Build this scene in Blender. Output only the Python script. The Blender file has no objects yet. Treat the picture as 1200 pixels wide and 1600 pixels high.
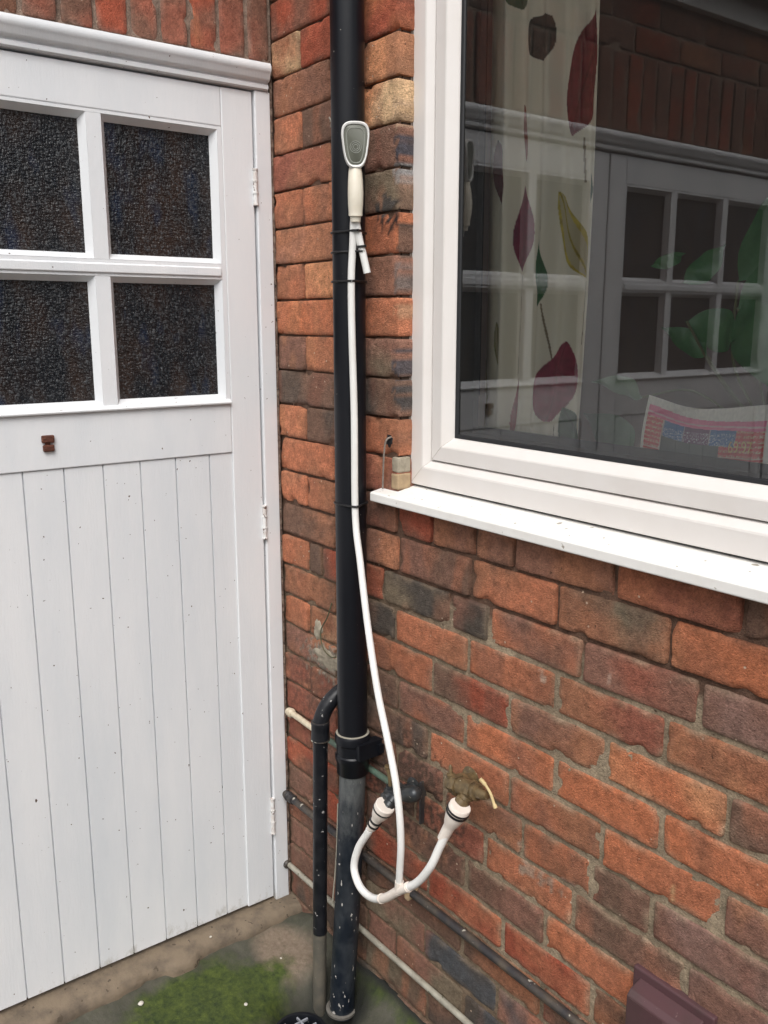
import bpy, bmesh, math, random
import numpy as np
from mathutils import Vector, Matrix, noise
R = math.radians
sc = bpy.context.scene
col = sc.collection
random.seed(7)

# ------------------------------------------------------------------ camera
cd = bpy.data.cameras.new("camera"); cam = bpy.data.objects.new("camera", cd); col.objects.link(cam)
cam.location = (1.8033, -1.0595, 1.4381)
cam.rotation_euler = (R(90 - 11.851), 0, R(52.996))
cd.sensor_fit = 'VERTICAL'; cd.sensor_height = 24.0; cd.lens = 1413.26 / 1600 * 24.0
cd.clip_start = 0.01; cd.clip_end = 200
sc.camera = cam

# ------------------------------------------------------------------ sky, sun, exposure
SUN_EL, SUN_AZ = 52, 130          # azimuth clockwise from +y
world = bpy.data.worlds.new("World"); sc.world = world; world.use_nodes = True
wn = world.node_tree; wn.nodes.clear()
sky = wn.nodes.new('ShaderNodeTexSky'); sky.sky_type = 'NISHITA'; sky.sun_disc = False
sky.sun_elevation = R(SUN_EL); sky.sun_rotation = R(SUN_AZ); sky.dust_density = 4.0; sky.air_density = 1.0
hs = wn.nodes.new('ShaderNodeHueSaturation'); hs.inputs['Saturation'].default_value = 0.22
bg = wn.nodes.new('ShaderNodeBackground'); bg.inputs['Strength'].default_value = 0.11
wo = wn.nodes.new('ShaderNodeOutputWorld')
wn.links.new(sky.outputs[0], hs.inputs['Color']); wn.links.new(hs.outputs[0], bg.inputs[0]); wn.links.new(bg.outputs[0], wo.inputs[0])
sd = bpy.data.lights.new("sun", 'SUN'); sd.energy = 1.0; sd.angle = R(40); sd.color = (1.0, 0.97, 0.93)
sun = bpy.data.objects.new("sun", sd); col.objects.link(sun)
az, el = R(SUN_AZ), R(SUN_EL)
sdir = Vector((math.sin(az) * math.cos(el), math.cos(az) * math.cos(el), math.sin(el)))
sun.rotation_euler = sdir.to_track_quat('Z', 'Y').to_euler(); sun.location = sdir * 8
sc.view_settings.view_transform = 'Standard'; sc.view_settings.look = 'None'
sc.view_settings.exposure = 0.80; sc.view_settings.gamma = 1.0
sc.render.engine = 'CYCLES'
sc.cycles.max_bounces = 8; sc.cycles.transparent_max_bounces = 12
sc.render.resolution_x = 768; sc.render.resolution_y = 1024

# ------------------------------------------------------------------ object helpers
def tag(o, label=None, cat=None, group=None, kind=None):
    if label: o['label'] = label
    if cat: o['category'] = cat
    if group: o['group'] = group
    if kind: o['kind'] = kind
    return o

def thing(name, label, cat, loc=(0, 0, 0), group=None):
    o = bpy.data.objects.new(name, None); col.objects.link(o); o.location = loc
    o.empty_display_size = 0.05
    return tag(o, label, cat, group)

def offset_of(o):
    v = Vector((0, 0, 0))
    while o is not None:
        v += o.location; o = o.parent
    return v

def put(name, me, parent=None, mat=None, smooth=False):
    """mesh written in world coordinates, linked under its parent"""
    if mat is not None:
        me.materials.clear()
        for m in (mat if isinstance(mat, (list, tuple)) else [mat]): me.materials.append(m)
    if smooth:
        for p in me.polygons: p.use_smooth = True
    o = bpy.data.objects.new(name, me); col.objects.link(o)
    if parent is not None:
        off = offset_of(parent)
        me.transform(Matrix.Translation(-off)); o.parent = parent
    return o

class MB:
    def __init__(s): s.v = []; s.f = []; s.m = []
    def add(s, vs, fs, mi=0):
        b = len(s.v); s.v += [tuple(v) for v in vs]
        for f in fs: s.f.append(tuple(b + i for i in f)); s.m.append(mi)
        return s
    def box(s, a, b, mi=0):
        x0, y0, z0 = a; x1, y1, z1 = b
        v = [(x0,y0,z0),(x1,y0,z0),(x1,y1,z0),(x0,y1,z0),(x0,y0,z1),(x1,y0,z1),(x1,y1,z1),(x0,y1,z1)]
        return s.add(v, [(0,3,2,1),(4,5,6,7),(0,1,5,4),(1,2,6,5),(2,3,7,6),(3,0,4,7)], mi)
    def prism(s, poly, p0, ax_u, ax_v, ext, mi=0):
        """poly = (u,v) list, extruded by vector ext"""
        p0, au, av, e = Vector(p0), Vector(ax_u), Vector(ax_v), Vector(ext)
        a = [p0 + au*u + av*w for u, w in poly]; n = len(a); b = [q + e for q in a]
        fs = [tuple(range(n))[::-1], tuple(range(n, 2*n))] + [(i, (i+1) % n, n+(i+1) % n, n+i) for i in range(n)]
        return s.add(a + b, fs, mi)
    def tube(s, pts, rad, seg=16, cap=True, mi=0):
        pts = [Vector(p) for p in pts]; n = len(pts)
        rads = rad if isinstance(rad, (list, tuple)) else [rad]*n
        tn = [(pts[min(i+1, n-1)] - pts[max(i-1, 0)]).normalized() for i in range(n)]
        ref = Vector((0, 0, 1)) if abs(tn[0].z) < .9 else Vector((1, 0, 0))
        u = tn[0].cross(ref).normalized(); vs = []
        for i in range(n):
            u = (u - tn[i]*u.dot(tn[i])).normalized(); w = tn[i].cross(u)
            for k in range(seg):
                a = 2*math.pi*k/seg; vs.append(pts[i] + (u*math.cos(a) + w*math.sin(a))*rads[i])
        fs = [(i*seg+k, i*seg+(k+1) % seg, (i+1)*seg+(k+1) % seg, (i+1)*seg+k) for i in range(n-1) for k in range(seg)]
        if cap: fs += [tuple(range(seg))[::-1], tuple((n-1)*seg+k for k in range(seg))]
        return s.add(vs, fs, mi)
    def lathe(s, p0, p1, prof, seg=24, mi=0):
        """prof = [(t along p0->p1 in metres, radius)]"""
        p0, p1 = Vector(p0), Vector(p1); d = (p1-p0).normalized()
        return s.tube([p0 + d*t for t, r in prof], [max(r, 1e-4) for t, r in prof], seg, True, mi)._fixlathe(p0, d, prof, seg)
    def _fixlathe(s, p0, d, prof, seg):
        ref = Vector((0, 0, 1)) if abs(d.z) < .9 else Vector((1, 0, 0))
        u = d.cross(ref).normalized(); w = d.cross(u); n = len(prof); b = len(s.v) - n*seg
        for i, (t, r) in enumerate(prof):
            for k in range(seg):
                a = 2*math.pi*k/seg
                s.v[b+i*seg+k] = tuple(p0 + d*t + (u*math.cos(a) + w*math.sin(a))*max(r, 1e-4))
        return s
    def frame(s, x0, z0, x1, z1, prof, mi=0):
        """mitred frame in the xz plane: prof = [(inset, y)]"""
        vs = []
        for u, y in prof: vs += [(x0+u, y, z0+u), (x1-u, y, z0+u), (x1-u, y, z1-u), (x0+u, y, z1-u)]
        fs = [(4*i+k, 4*i+(k+1) % 4, 4*(i+1)+(k+1) % 4, 4*(i+1)+k) for i in range(len(prof)-1) for k in range(4)]
        return s.add(vs, fs, mi)
    def mesh(s, name='m', bevel=0):
        me = bpy.data.meshes.new(name); me.from_pydata(s.v, [], s.f); me.polygons.foreach_set('material_index', s.m)
        bm = bmesh.new(); bm.from_mesh(me); bmesh.ops.recalc_face_normals(bm, faces=bm.faces)
        if bevel:
            ed = [e for e in bm.edges if len(e.link_faces) == 2 and e.calc_face_angle(0) > .6]
            bmesh.ops.bevel(bm, geom=ed, offset=bevel, segments=2, profile=.5, affect='EDGES', clamp_overlap=True)
        bm.to_mesh(me); bm.free(); me.update()
        return me
    def build(s, name, mat, parent=None, smooth=False, bevel=0):
        o = put(name, s.mesh(name, bevel), parent, mat, False)
        if smooth:
            o.data.shade_smooth() if hasattr(o.data, 'shade_smooth') else None
            try: o.data.set_sharp_from_angle(angle=R(40))
            except Exception: pass
        return o

def spline(pts, n=8):
    P = [Vector(p) for p in pts]; P = [P[0]*2 - P[1]] + P + [P[-1]*2 - P[-2]]; out = []
    for i in range(1, len(P)-2):
        for k in range(n):
            t = k/n; a, b, c, d = P[i-1:i+3]
            out.append(.5*((2*b) + (c-a)*t + (2*a-5*b+4*c-d)*t*t + (3*b-a-3*c+d)*t**3))
    out.append(P[-2]); return out

# ------------------------------------------------------------------ materials
def nodes(name):
    m = bpy.data.materials.new(name); m.use_nodes = True
    return m, m.node_tree, m.node_tree.nodes['Principled BSDF']

def N(t, kind, **kw):
    n = t.nodes.new(kind)
    for k, v in kw.items():
        if k in n.inputs: n.inputs[k].default_value = v
        else: setattr(n, k, v)
    return n

def mixc(t, fac, a, b, bt='MIX'):
    n = t.nodes.new('ShaderNodeMix'); n.data_type = 'RGBA'; n.blend_type = bt
    for s, val in ((0, fac), (6, a), (7, b)):
        if hasattr(val, 'links') or hasattr(val, 'is_linked'): t.links.new(val, n.inputs[s])
        else: n.inputs[s].default_value = val if s == 0 else (*val, 1)
    return n.outputs[2]

def ramp(t, src, lo, hi):
    n = t.nodes.new('ShaderNodeMapRange'); n.inputs[1].default_value = lo; n.inputs[2].default_value = hi
    t.links.new(src, n.inputs[0]); return n.outputs[0]

def coords(t, scale=(1, 1, 1)):
    tc = t.nodes.new('ShaderNodeNewGeometry'); mp = t.nodes.new('ShaderNodeMapping'); mp.inputs['Scale'].default_value = scale
    t.links.new(tc.outputs['Position'], mp.inputs[0]); return mp.outputs[0]

def noisef(t, co, scale, detail=4, rough=.55):
    n = N(t, 'ShaderNodeTexNoise', Scale=scale, Detail=detail, Roughness=rough); t.links.new(co, n.inputs['Vector']); return n.outputs['Fac']

def bump(t, bs, h, strength, dist):
    b = N(t, 'ShaderNodeBump', Strength=strength, Distance=dist); t.links.new(h, b.inputs['Height'])
    t.links.new(b.outputs[0], bs.inputs['Normal']); return b

def dirty(name, base, dirt, rough=.5, amount=.5, scale=14, specks=None, speck_scale=90, speck_th=.70, bmp=.15, bscale=160, spec=.5, stretch=(1,1,1), r2=None):
    m, t, bs = nodes(name); co = coords(t, stretch); sst = stretch
    n1 = noisef(t, co, scale, 6, .6)
    f = ramp(t, n1, .42, .78)
    mu = N(t, 'ShaderNodeMath', operation='MULTIPLY'); t.links.new(f, mu.inputs[0]); mu.inputs[1].default_value = amount
    c = mixc(t, mu.outputs[0], base, dirt)
    if specks:
        co2 = coords(t, (1, 1, .45) if name == 'painted_cast_iron' else (1, 1, 1))
        n2 = noisef(t, co2, speck_scale, 2, .5); f2 = ramp(t, n2, speck_th, speck_th+.03)
        c = mixc(t, f2, c, specks)
    t.links.new(c, bs.inputs['Base Color'])
    if r2 is not None:
        rr = t.nodes.new('ShaderNodeMapRange'); rr.inputs[3].default_value = rough; rr.inputs[4].default_value = r2
        t.links.new(n1, rr.inputs[0]); rr.inputs[1].default_value = .35; rr.inputs[2].default_value = .7
        t.links.new(rr.outputs[0], bs.inputs['Roughness'])
    else: bs.inputs['Roughness'].default_value = rough
    bs.inputs['Specular IOR Level'].default_value = spec
    if bmp: bump(t, bs, noisef(t, coords(t), bscale, 5, .6), bmp, .002)
    return m

def plain(name, c, rough=.5, metal=0, spec=.5):
    m, t, bs = nodes(name); bs.inputs['Base Color'].default_value = (*c, 1)
    bs.inputs['Roughness'].default_value = rough; bs.inputs['Metallic'].default_value = metal
    bs.inputs['Specular IOR Level'].default_value = spec
    return m

# brick material: colour carried per brick, with soft blotches, pits, lime specks
def brick_mat():
    m, t, bs = nodes('brickwork'); co = coords(t)
    at = N(t, 'ShaderNodeAttribute', attribute_name='Col')
    c = at.outputs['Color']
    n1 = noisef(t, co, 38, 6, .65)
    c = mixc(t, ramp(t, n1, .25, .75), c, (.5, .5, .5), 'OVERLAY')
    hv = N(t, 'ShaderNodeHueSaturation', Saturation=1.0)
    t.links.new(c, hv.inputs['Color'])
    mr = t.nodes.new('ShaderNodeMapRange'); mr.inputs[3].default_value = .62; mr.inputs[4].default_value = 1.34
    mr.inputs[1].default_value = .3; mr.inputs[2].default_value = .72; t.links.new(noisef(t, co, 55, 8, .7), mr.inputs[0]); t.links.new(mr.outputs[0], hv.inputs['Value'])
    c = mixc(t, 1.0, at.outputs['Color'], hv.outputs[0])
    gr = t.nodes.new('ShaderNodeMapRange'); gr.inputs[1].default_value = .3; gr.inputs[2].default_value = .7; gr.inputs[3].default_value = .60; gr.inputs[4].default_value = 1.38
    t.links.new(noisef(t, co, 260, 6, .8), gr.inputs[0]); hv2 = N(t, 'ShaderNodeHueSaturation', Saturation=.97); t.links.new(c, hv2.inputs['Color']); t.links.new(gr.outputs[0], hv2.inputs['Value']); c = hv2.outputs[0]
    # grime film
    g = ramp(t, noisef(t, co, 6.5, 5, .6), .47, .75)
    mg = N(t, 'ShaderNodeMath', operation='MULTIPLY'); t.links.new(g, mg.inputs[0]); mg.inputs[1].default_value = .38
    c = mixc(t, mg.outputs[0], c, (.090, .056, .036))
    # pale lime specks
    vo = N(t, 'ShaderNodeTexVoronoi', Scale=42, Randomness=1.0); t.links.new(co, vo.inputs['Vector'])
    vd = ramp(t, vo.outputs['Distance'], .10, .06)
    ms = ramp(t, noisef(t, co, 9, 2, .5), .50, .54)
    mm = N(t, 'ShaderNodeMath', operation='MULTIPLY'); t.links.new(vd, mm.inputs[0]); t.links.new(ms, mm.inputs[1])
    c = mixc(t, mm.outputs[0], c, (.56, .42, .31))
    # dark pits
    c = mixc(t, ramp(t, noisef(t, co, 190, 3, .6), .66, .74), c, (.05, .025, .016))
    t.links.new(c, bs.inputs['Base Color'])
    bs.inputs['Roughness'].default_value = .82; bs.inputs['Specular IOR Level'].default_value = .3
    ad = N(t, 'ShaderNodeMath', operation='ADD'); t.links.new(noisef(t, co, 90, 6, .7), ad.inputs[0]); t.links.new(noisef(t, co, 400, 3, .6), ad.inputs[1])
    bump(t, bs, ad.outputs[0], .9, .0045)
    return m
M_brick = brick_mat()
WHITE = (.78, .79, .80)
def door_mat(name, base):
    m, t, bs = nodes(name); co = coords(t)
    g_ = t.nodes.new('ShaderNodeNewGeometry'); sx = t.nodes.new('ShaderNodeSeparateXYZ'); t.links.new(g_.outputs['Position'], sx.inputs[0])
    c = mixc(t, ramp(t, noisef(t, coords(t, (1, 1, .22)), 7, 6, .6), .35, .8), base, (.655, .69, .725))
    # grime creeping up from the bottom edge, faint runs, chips
    gm = N(t, 'ShaderNodeMath', operation='MULTIPLY_ADD'); t.links.new(noisef(t, coords(t, (1, 1, .5)), 30, 6, .75), gm.inputs[0]); gm.inputs[1].default_value = .24; t.links.new(sx.outputs['Z'], gm.inputs[2])
    c = mixc(t, ramp(t, gm.outputs[0], .150, .09), c, (.42, .41, .37))
    c = mixc(t, ramp(t, noisef(t, coords(t, (1, 1, .08)), 85, 5, .65), .70, .95), c, (.60, .60, .59))
    c = mixc(t, ramp(t, noisef(t, co, 105, 2, .5), .745, .765), c, (.10, .065, .05))
    c = mixc(t, ramp(t, noisef(t, coords(t, (1, 1, .6)), 42, 6, .75), .68, .80), c, (.52, .52, .51))
    t.links.new(c, bs.inputs['Base Color']); bs.inputs['Roughness'].default_value = .40
    ad = N(t, 'ShaderNodeMath', operation='ADD'); t.links.new(noisef(t, coords(t, (1, 1, .12)), 240, 5, .65), ad.inputs[0]); t.links.new(noisef(t, co, 50, 6, .65), ad.inputs[1])
    bump(t, bs, ad.outputs[0], .22, .0022)
    return m
M_door = door_mat('white_gloss_paint', (.79, .80, .815))
M_upvc = dirty('upvc_white', (.71, .68, .655), (.60, .55, .50), .32, .35, 9, None, bmp=.03, bscale=20, spec=.5)
M_sill = dirty('upvc_sill', (.82, .81, .78), (.62, .58, .52), .35, .35, 22, (.35, .32, .27), 60, .70, .05, 40)
M_black = dirty('black_upvc_pipe', (.006, .007, .010), (.014, .014, .017), .30, .5, 10, (.20, .19, .17), 150, .76, .08, 60, r2=.42, stretch=(1,1,.3), spec=.28)
M_iron = dirty('painted_cast_iron', (.009, .013, .020), (.055, .062, .07), .38, .75, 26, (.46, .44, .41), 120, .685, .5, 90, r2=.6, stretch=(1,1,.55), spec=.35)
def iron_wear(m):
    t = m.node_tree; bs = t.nodes['Principled BSDF']; src = bs.inputs['Base Color'].links[0].from_socket
    g_ = t.nodes.new('ShaderNodeNewGeometry'); sx = t.nodes.new('ShaderNodeSeparateXYZ'); t.links.new(g_.outputs['Position'], sx.inputs[0])
    ad = N(t, 'ShaderNodeMath', operation='MULTIPLY_ADD'); t.links.new(noisef(t, coords(t, (1,1,.5)), 45, 6, .75), ad.inputs[0]); ad.inputs[1].default_value = .34; t.links.new(sx.outputs['Z'], ad.inputs[2])
    c = mixc(t, ramp(t, ad.outputs[0], .52, .66), src, (.105, .112, .112)); t.links.new(c, bs.inputs['Base Color'])
iron_wear(M_iron)
M_waste = dirty('black_waste_pipe', (.007, .008, .011), (.030, .030, .034), .33, .6, 26, (.34, .33, .32), 85, .69, .3, 90, r2=.5, spec=.35)
M_waste_low = dirty('bare_grey_pipe', (.13, .115, .09), (.05, .055, .05), .6, .8, 24, (.24, .22, .18), 85, .69, .3, 90)
M_conduit = dirty('old_painted_conduit', (.030, .028, .030), (.115, .090, .062), .5, 1.0, 24, (.40, .38, .32), 52, .68, .7, 70)
M_pale = dirty('pale_painted_pipe', (.36, .34, .28), (.15, .13, .10), .5, .8, 30, (.10, .10, .07), 80, .68, .3, 60)
M_green = dirty('verdigris_pipe', (.10, .16, .12), (.06, .055, .04), .5, .8, 40, (.3, .3, .24), 80, .68, .3, 60)
M_cream = dirty('cream_painted_pipe', (.60, .53, .40), (.30, .22, .14), .45, .6, 60, None)
M_hose = dirty('white_pvc_hose', (.78, .78, .76), (.66, .63, .57), .28, .4, 20, None, bmp=.02)
M_ivory = dirty('ivory_plastic', (.74, .69, .58), (.62, .55, .43), .30, .5, 30, None, bmp=.02)
M_offwhite = dirty('rubber_connector', (.78, .71, .64), (.62, .52, .45), .45, .5, 30, None, bmp=.05)
M_greyface = plain('grey_spray_face', (.12, .125, .10), .42)
M_tie = plain('black_nylon', (.012, .012, .013), .4)
M_brass = dirty('tarnished_brass', (.19, .135, .068), (.05, .04, .028), .40, .9, 75, (.50, .46, .34), 170, .70, .12, 200)
M_brass.node_tree.nodes['Principled BSDF'].inputs['Metallic'].default_value = .35
M_darkmetal = dirty('dark_tap_metal', (.035, .04, .045), (.09, .085, .075), .35, .8, 70, (.45, .42, .38), 140, .70, .2, 140)
M_darkmetal.node_tree.nodes['Principled BSDF'].inputs['Metallic'].default_value = .4
M_yellow = dirty('yellow_lever', (.60, .47, .24), (.34, .22, .09), .4, .4, 60, None)
M_rust = dirty('rust', (.11, .035, .02), (.03, .012, .01), .85, .9, 160, (.22, .09, .05), 260, .62, .8, 300)
M_gasket_gap = plain('black_gasket_and_gap', (.014, .015, .017), .5)
M_mortar = dirty('cement_render', (.34, .30, .23), (.17, .14, .10), .9, .9, 60, None, bmp=.8, bscale=200)
M_block = dirty('buff_mortar_block', (.40, .29, .17), (.20, .14, .095), .9, .7, 60, None, bmp=.6, bscale=200)
M_core = dirty('dark_joint_mortar', (.10, .065, .045), (.05, .035, .028), .9, .8, 60)
M_vent = dirty('terracotta_vent', (.085, .040, .045), (.055, .04, .035), .55, .8, 16, (.16, .10, .10), 120, .70, .25, 160)

def glass_mat(name, ior=1.5, tint=(.96, .98, .97), gloss=(1, 1, 1)):
    m = bpy.data.materials.new(name); m.use_nodes = True; t = m.node_tree; t.nodes.clear()
    o = t.nodes.new('ShaderNodeOutputMaterial'); tr = N(t, 'ShaderNodeBsdfTransparent', Color=(*tint, 1))
    gl = N(t, 'ShaderNodeBsdfGlossy', Roughness=0.004, Color=(*gloss, 1)); fr = N(t, 'ShaderNodeFresnel', IOR=ior)
    mx = t.nodes.new('ShaderNodeMixShader'); t.links.new(fr.outputs[0], mx.inputs[0]); t.links.new(tr.outputs[0], mx.inputs[1])
    t.links.new(gl.outputs[0], mx.inputs[2]); df = N(t, 'ShaderNodeBsdfDiffuse', Color=(.75, .75, .74, 1)); m2_ = t.nodes.new('ShaderNodeMixShader')
    nf = noisef(t, coords(t), 9, 5, .6); mr_ = t.nodes.new('ShaderNodeMapRange'); mr_.inputs[3].default_value = .003; mr_.inputs[4].default_value = .014; t.links.new(nf, mr_.inputs[0])
    t.links.new(mr_.outputs[0], m2_.inputs[0]); t.links.new(mx.outputs[0], m2_.inputs[1]); t.links.new(df.outputs[0], m2_.inputs[2])
    t.links.new(m2_.outputs[0], o.inputs[0]); return m
M_glass = glass_mat('window_glass', 1.88)

def obscure_mat():
    m, t, bs = nodes('obscured_glass'); co = coords(t)
    # fine rolled cathedral texture; reflected tints and speckle glints painted into the dark colour
    ad = N(t, 'ShaderNodeMath', operation='ADD'); nA = noisef(t, coords(t, (1, 1, .42)), 260, 2, .6); nB = noisef(t, coords(t, (1, .42, 1)), 260, 2, .6)
    t.links.new(nA, ad.inputs[0]); t.links.new(nB, ad.inputs[1])
    big = noisef(t, coords(t, (1, 1, .45)), 16, 3, .5)
    c = mixc(t, ramp(t, big, .40, .62), (.004, .006, .009), (.022, .013, .010))
    c = mixc(t, ramp(t, noisef(t, coords(t, (1, 1, .45)), 21, 2, .5), .55, .75), c, (.008, .018, .042))
    c = mixc(t, ramp(t, ad.outputs[0], 1.04, 1.34), c, (.070, .076, .082))
    c = mixc(t, ramp(t, noisef(t, co, 230, 2, .8), .67, .74), c, (.22, .22, .22))
    t.links.new(c, bs.inputs['Base Color']); bs.inputs['Roughness'].default_value = .10
    bs.inputs['IOR'].default_value = 1.4
    bump(t, bs, ad.outputs[0], .8, .004)
    return m
M_obscure = obscure_mat()

# ------------------------------------------------------------------ brickwork
PAL = dict(O=(.46,.158,.076), B=(.50,.160,.068), R=(.35,.078,.038), D=(.180,.100,.068), P=(.255,.122,.084), K=(.085,.070,.058),
           T=(.58,.38,.21), N=(.37,.152,.078), G=(.19,.145,.096), L=(.56,.24,.110), Q=(.30,.098,.060), V=(.27,.150,.118), C=(.075,.078,.084))
STAINS = [(.412,1.632,.036,.030,(.030,.022,.022),1.0), (.400,1.645,.030,.020,(.12,.11,.10),.7), (.18,.690,.085,.040,(.38,.34,.27),1.0), (.443,1.735,.017,.042,(.075,.070,.085),1.0), (.440,1.705,.012,.020,(.40,.38,.36),.7),
          (.443,1.520,.012,.030,(.20,.18,.17),.7), (.441,1.355,.014,.030,(.10,.09,.10),.95), (.443,1.300,.014,.030,(.085,.08,.08),.95), (.440,1.455,.012,.014,(.50,.27,.15),.8),
          (.443,1.58,.010,.03,(.10,.085,.07),.8), (.437,1.80,.014,.03,(.50,.34,.22),.6), (.838,.864,.010,.007,(.55,.38,.28),1.0), (.834,.872,.005,.012,(.55,.38,.28),1.0),
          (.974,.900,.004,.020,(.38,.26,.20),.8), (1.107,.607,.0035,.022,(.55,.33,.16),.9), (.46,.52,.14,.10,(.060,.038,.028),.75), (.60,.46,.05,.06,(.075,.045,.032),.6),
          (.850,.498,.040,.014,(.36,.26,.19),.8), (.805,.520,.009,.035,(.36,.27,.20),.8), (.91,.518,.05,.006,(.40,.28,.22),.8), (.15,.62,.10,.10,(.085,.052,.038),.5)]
SECOND = dict(O='N', B='O', R='D', D='K', P='D', K='D', T='L', N='P', G='T', L='O', Q='D', V='P', C='K')

def fbm(p, s, seed):
    return noise.noise(Vector((p[0]*s+seed, p[1]*s-seed*1.7, p[2]*s+seed*.3)))

def brickwork(name, bricks, mapf, regions, parent=None, jw=.009, res=.0075, mortar_d=None, mortar_c=None, stains=()):
    """bricks: (u0,u1,v0,v1,code[,depth]); mapf(u,v,d)->xyz ; regions: mortar rects"""
    V = []; F = []; C = []
    def push(vs, fs, cs):
        b = len(V); V.extend(vs); C.extend(cs); F.extend(tuple(b+i for i in f) for f in fs)
    for bi, br in enumerate(bricks):
        u0, u1, v0, v1, code = br[:5]; side = br[5] if len(br) > 5 else .016
        fine = br[6] if len(br) > 6 else True
        c1 = np.array(PAL[code[0]]); c2 = np.array(PAL[code[1]] if len(code) > 1 else PAL[SECOND[code[0]]])
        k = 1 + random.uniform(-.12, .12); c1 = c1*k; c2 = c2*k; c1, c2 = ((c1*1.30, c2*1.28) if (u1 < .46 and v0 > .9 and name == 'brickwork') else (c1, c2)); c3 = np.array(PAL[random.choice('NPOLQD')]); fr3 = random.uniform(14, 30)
        j = (jw((u0+u1)/2, (v0+v1)/2) if callable(jw) else jw)/2; mcol_ = np.array(mortar_c((u0+u1)/2, (v0+v1)/2))
        rs = res if fine else .03
        nu = max(5, int((u1-u0)/rs)); nv = max(5, int((v1-v0)/rs))
        def spread(n_, L_):
            e_ = .0016/L_; return [0.0] + [e_ + (1-2*e_)*q_/(n_-2) for q_ in range(n_-1)] + [1.0]
        TU = spread(nu, u1-u0-2*j); TV = spread(nv, v1-v0-2*j); sd = random.uniform(0, 90)
        d0 = random.uniform(-.0026, -.0012); tu = random.uniform(-.006, .006); tv = random.uniform(-.02, .02)
        grad = random.choice((-1, 1)) if len(code) > 1 else 0
        vs = []; cs = []
        for b in range(-1, nv+2):
            for a in range(-1, nu+2):
                ea = a in (-1, nu+1); eb = b in (-1, nv+1)
                aa = min(max(a, 0), nu); bb = min(max(b, 0), nv)
                u = u0 + j + (u1-u0-2*j)*TU[aa]; v = v0 + j + (v1-v0-2*j)*TV[bb]
                P0 = mapf(u, v, 0)
                du = fbm(P0, 24, sd)*.0011 + fbm(P0, 120, sd+9)*.0008; dv = fbm(P0, 16, sd+31)*.0013 + fbm(P0, 120, sd+5)*.0008
                # distance in cells to the edge: round it off
                eu = min(TU[aa], 1-TU[aa])*(u1-u0-2*j); ev = min(TV[bb], 1-TV[bb])*(v1-v0-2*j)
                chip = max(0, fbm(P0, 30, sd+50) - .24)*.07
                edge = max(0, 1 - min(eu, ev)/.0016)
                # round the corners in plan
                if eu < .006 and ev < .006:
                    du += (.0014 if aa < nu/2 else -.0014)*(1-eu/.006)*(1-ev/.006)
                    dv += (.0014 if bb < nv/2 else -.0014)*(1-eu/.006)*(1-ev/.006)
                d = d0 + tu*(aa/nu-.5) + tv*(bb/nv-.5)*.1 + fbm(P0, 60, sd)*.0011 + fbm(P0, 14, sd)*.0012 + edge*.0016 + max(0, 1-min(eu, ev)/.012)*chip*.35
                if ea or eb: d = side
                vs.append(mapf(u+du, v+dv, d))
                f = fbm(P0, 11, sd+3)*1.6 + .38 + grad*(aa/nu-.5)*1.1 + fbm(P0, 55, sd)*.25
                f = min(1, max(0, f)) if len(code) > 1 else min(.75, max(0, f-.2))
                cc = c1*(1-f) + c2*f
                q3 = min(.38, max(0, 1.3*noise.noise(Vector((u*fr3+sd, v*fr3*.35, sd)))-.12)); cc = cc*(1-q3) + c3*q3
                sm = max(0, 1-min(eu, ev)/.011)*min(1, max(0, .30+1.1*fbm(P0, 30, sd+77)))
                cc = cc*(1-sm*.75) + mcol_*sm*.75
                for (su, sv, ru, rv, sc_, st_) in stains:
                    if abs(u-su) < ru*1.5 and abs(v-sv) < rv*1.5:
                        q_ = 1.0 - ((u-su)/ru)**2 - ((v-sv)/rv)**2 + 2.4*fbm(P0, 85, 12.3)
                        q_ = min(1, max(0, q_*1.6))*st_; cc = cc*(1-q_) + np.array(sc_)*q_
                cs.append(cc)
        W = nu+3
        fs = [(q*W+p, q*W+p+1, (q+1)*W+p+1, (q+1)*W+p) for q in range(nv+2) for p in range(nu+2)]
        push(vs, fs, cs)
    for (u0, u1, v0, v1) in regions:
        nu = max(2, int((u1-u0)/.010)); nv = max(2, int((v1-v0)/.010)); vs = []; cs = []
        for b in range(nv+1):
            for a in range(nu+1):
                u = u0+(u1-u0)*a/nu; v = v0+(v1-v0)*b/nv; P0 = mapf(u, v, 0)
                d = mortar_d(u, v) + fbm(P0, 30, 3)*.0016 + fbm(P0, 100, 8)*.0012
                vs.append(mapf(u, v, d)); f = .5+.5*fbm(P0, 17, 44)
                cs.append(np.array(mortar_c(u, v))*(.72+.5*f))
        W = nu+1
        push(vs, [(q*W+p, q*W+p+1, (q+1)*W+p+1, (q+1)*W+p) for q in range(nv) for p in range(nu)], cs)
    me = bpy.data.meshes.new(name); me.from_pydata(V, [], F)
    ca = me.color_attributes.new('Col', 'FLOAT_COLOR', 'POINT')
    arr = np.ones((len(V), 4), dtype=np.float32); arr[:, :3] = np.array(C); ca.data.foreach_set('color', arr.ravel())
    bm = bmesh.new(); bm.from_mesh(me); bmesh.ops.recalc_face_normals(bm, faces=bm.faces); bm.to_mesh(me); bm.free()
    o = put(name, me, parent, M_brick, True)
    return o

def JZ(k): return .954 + (.0759 if k > 0 else .0731)*k
PIER = .441
WALL_R = 2.75
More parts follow.
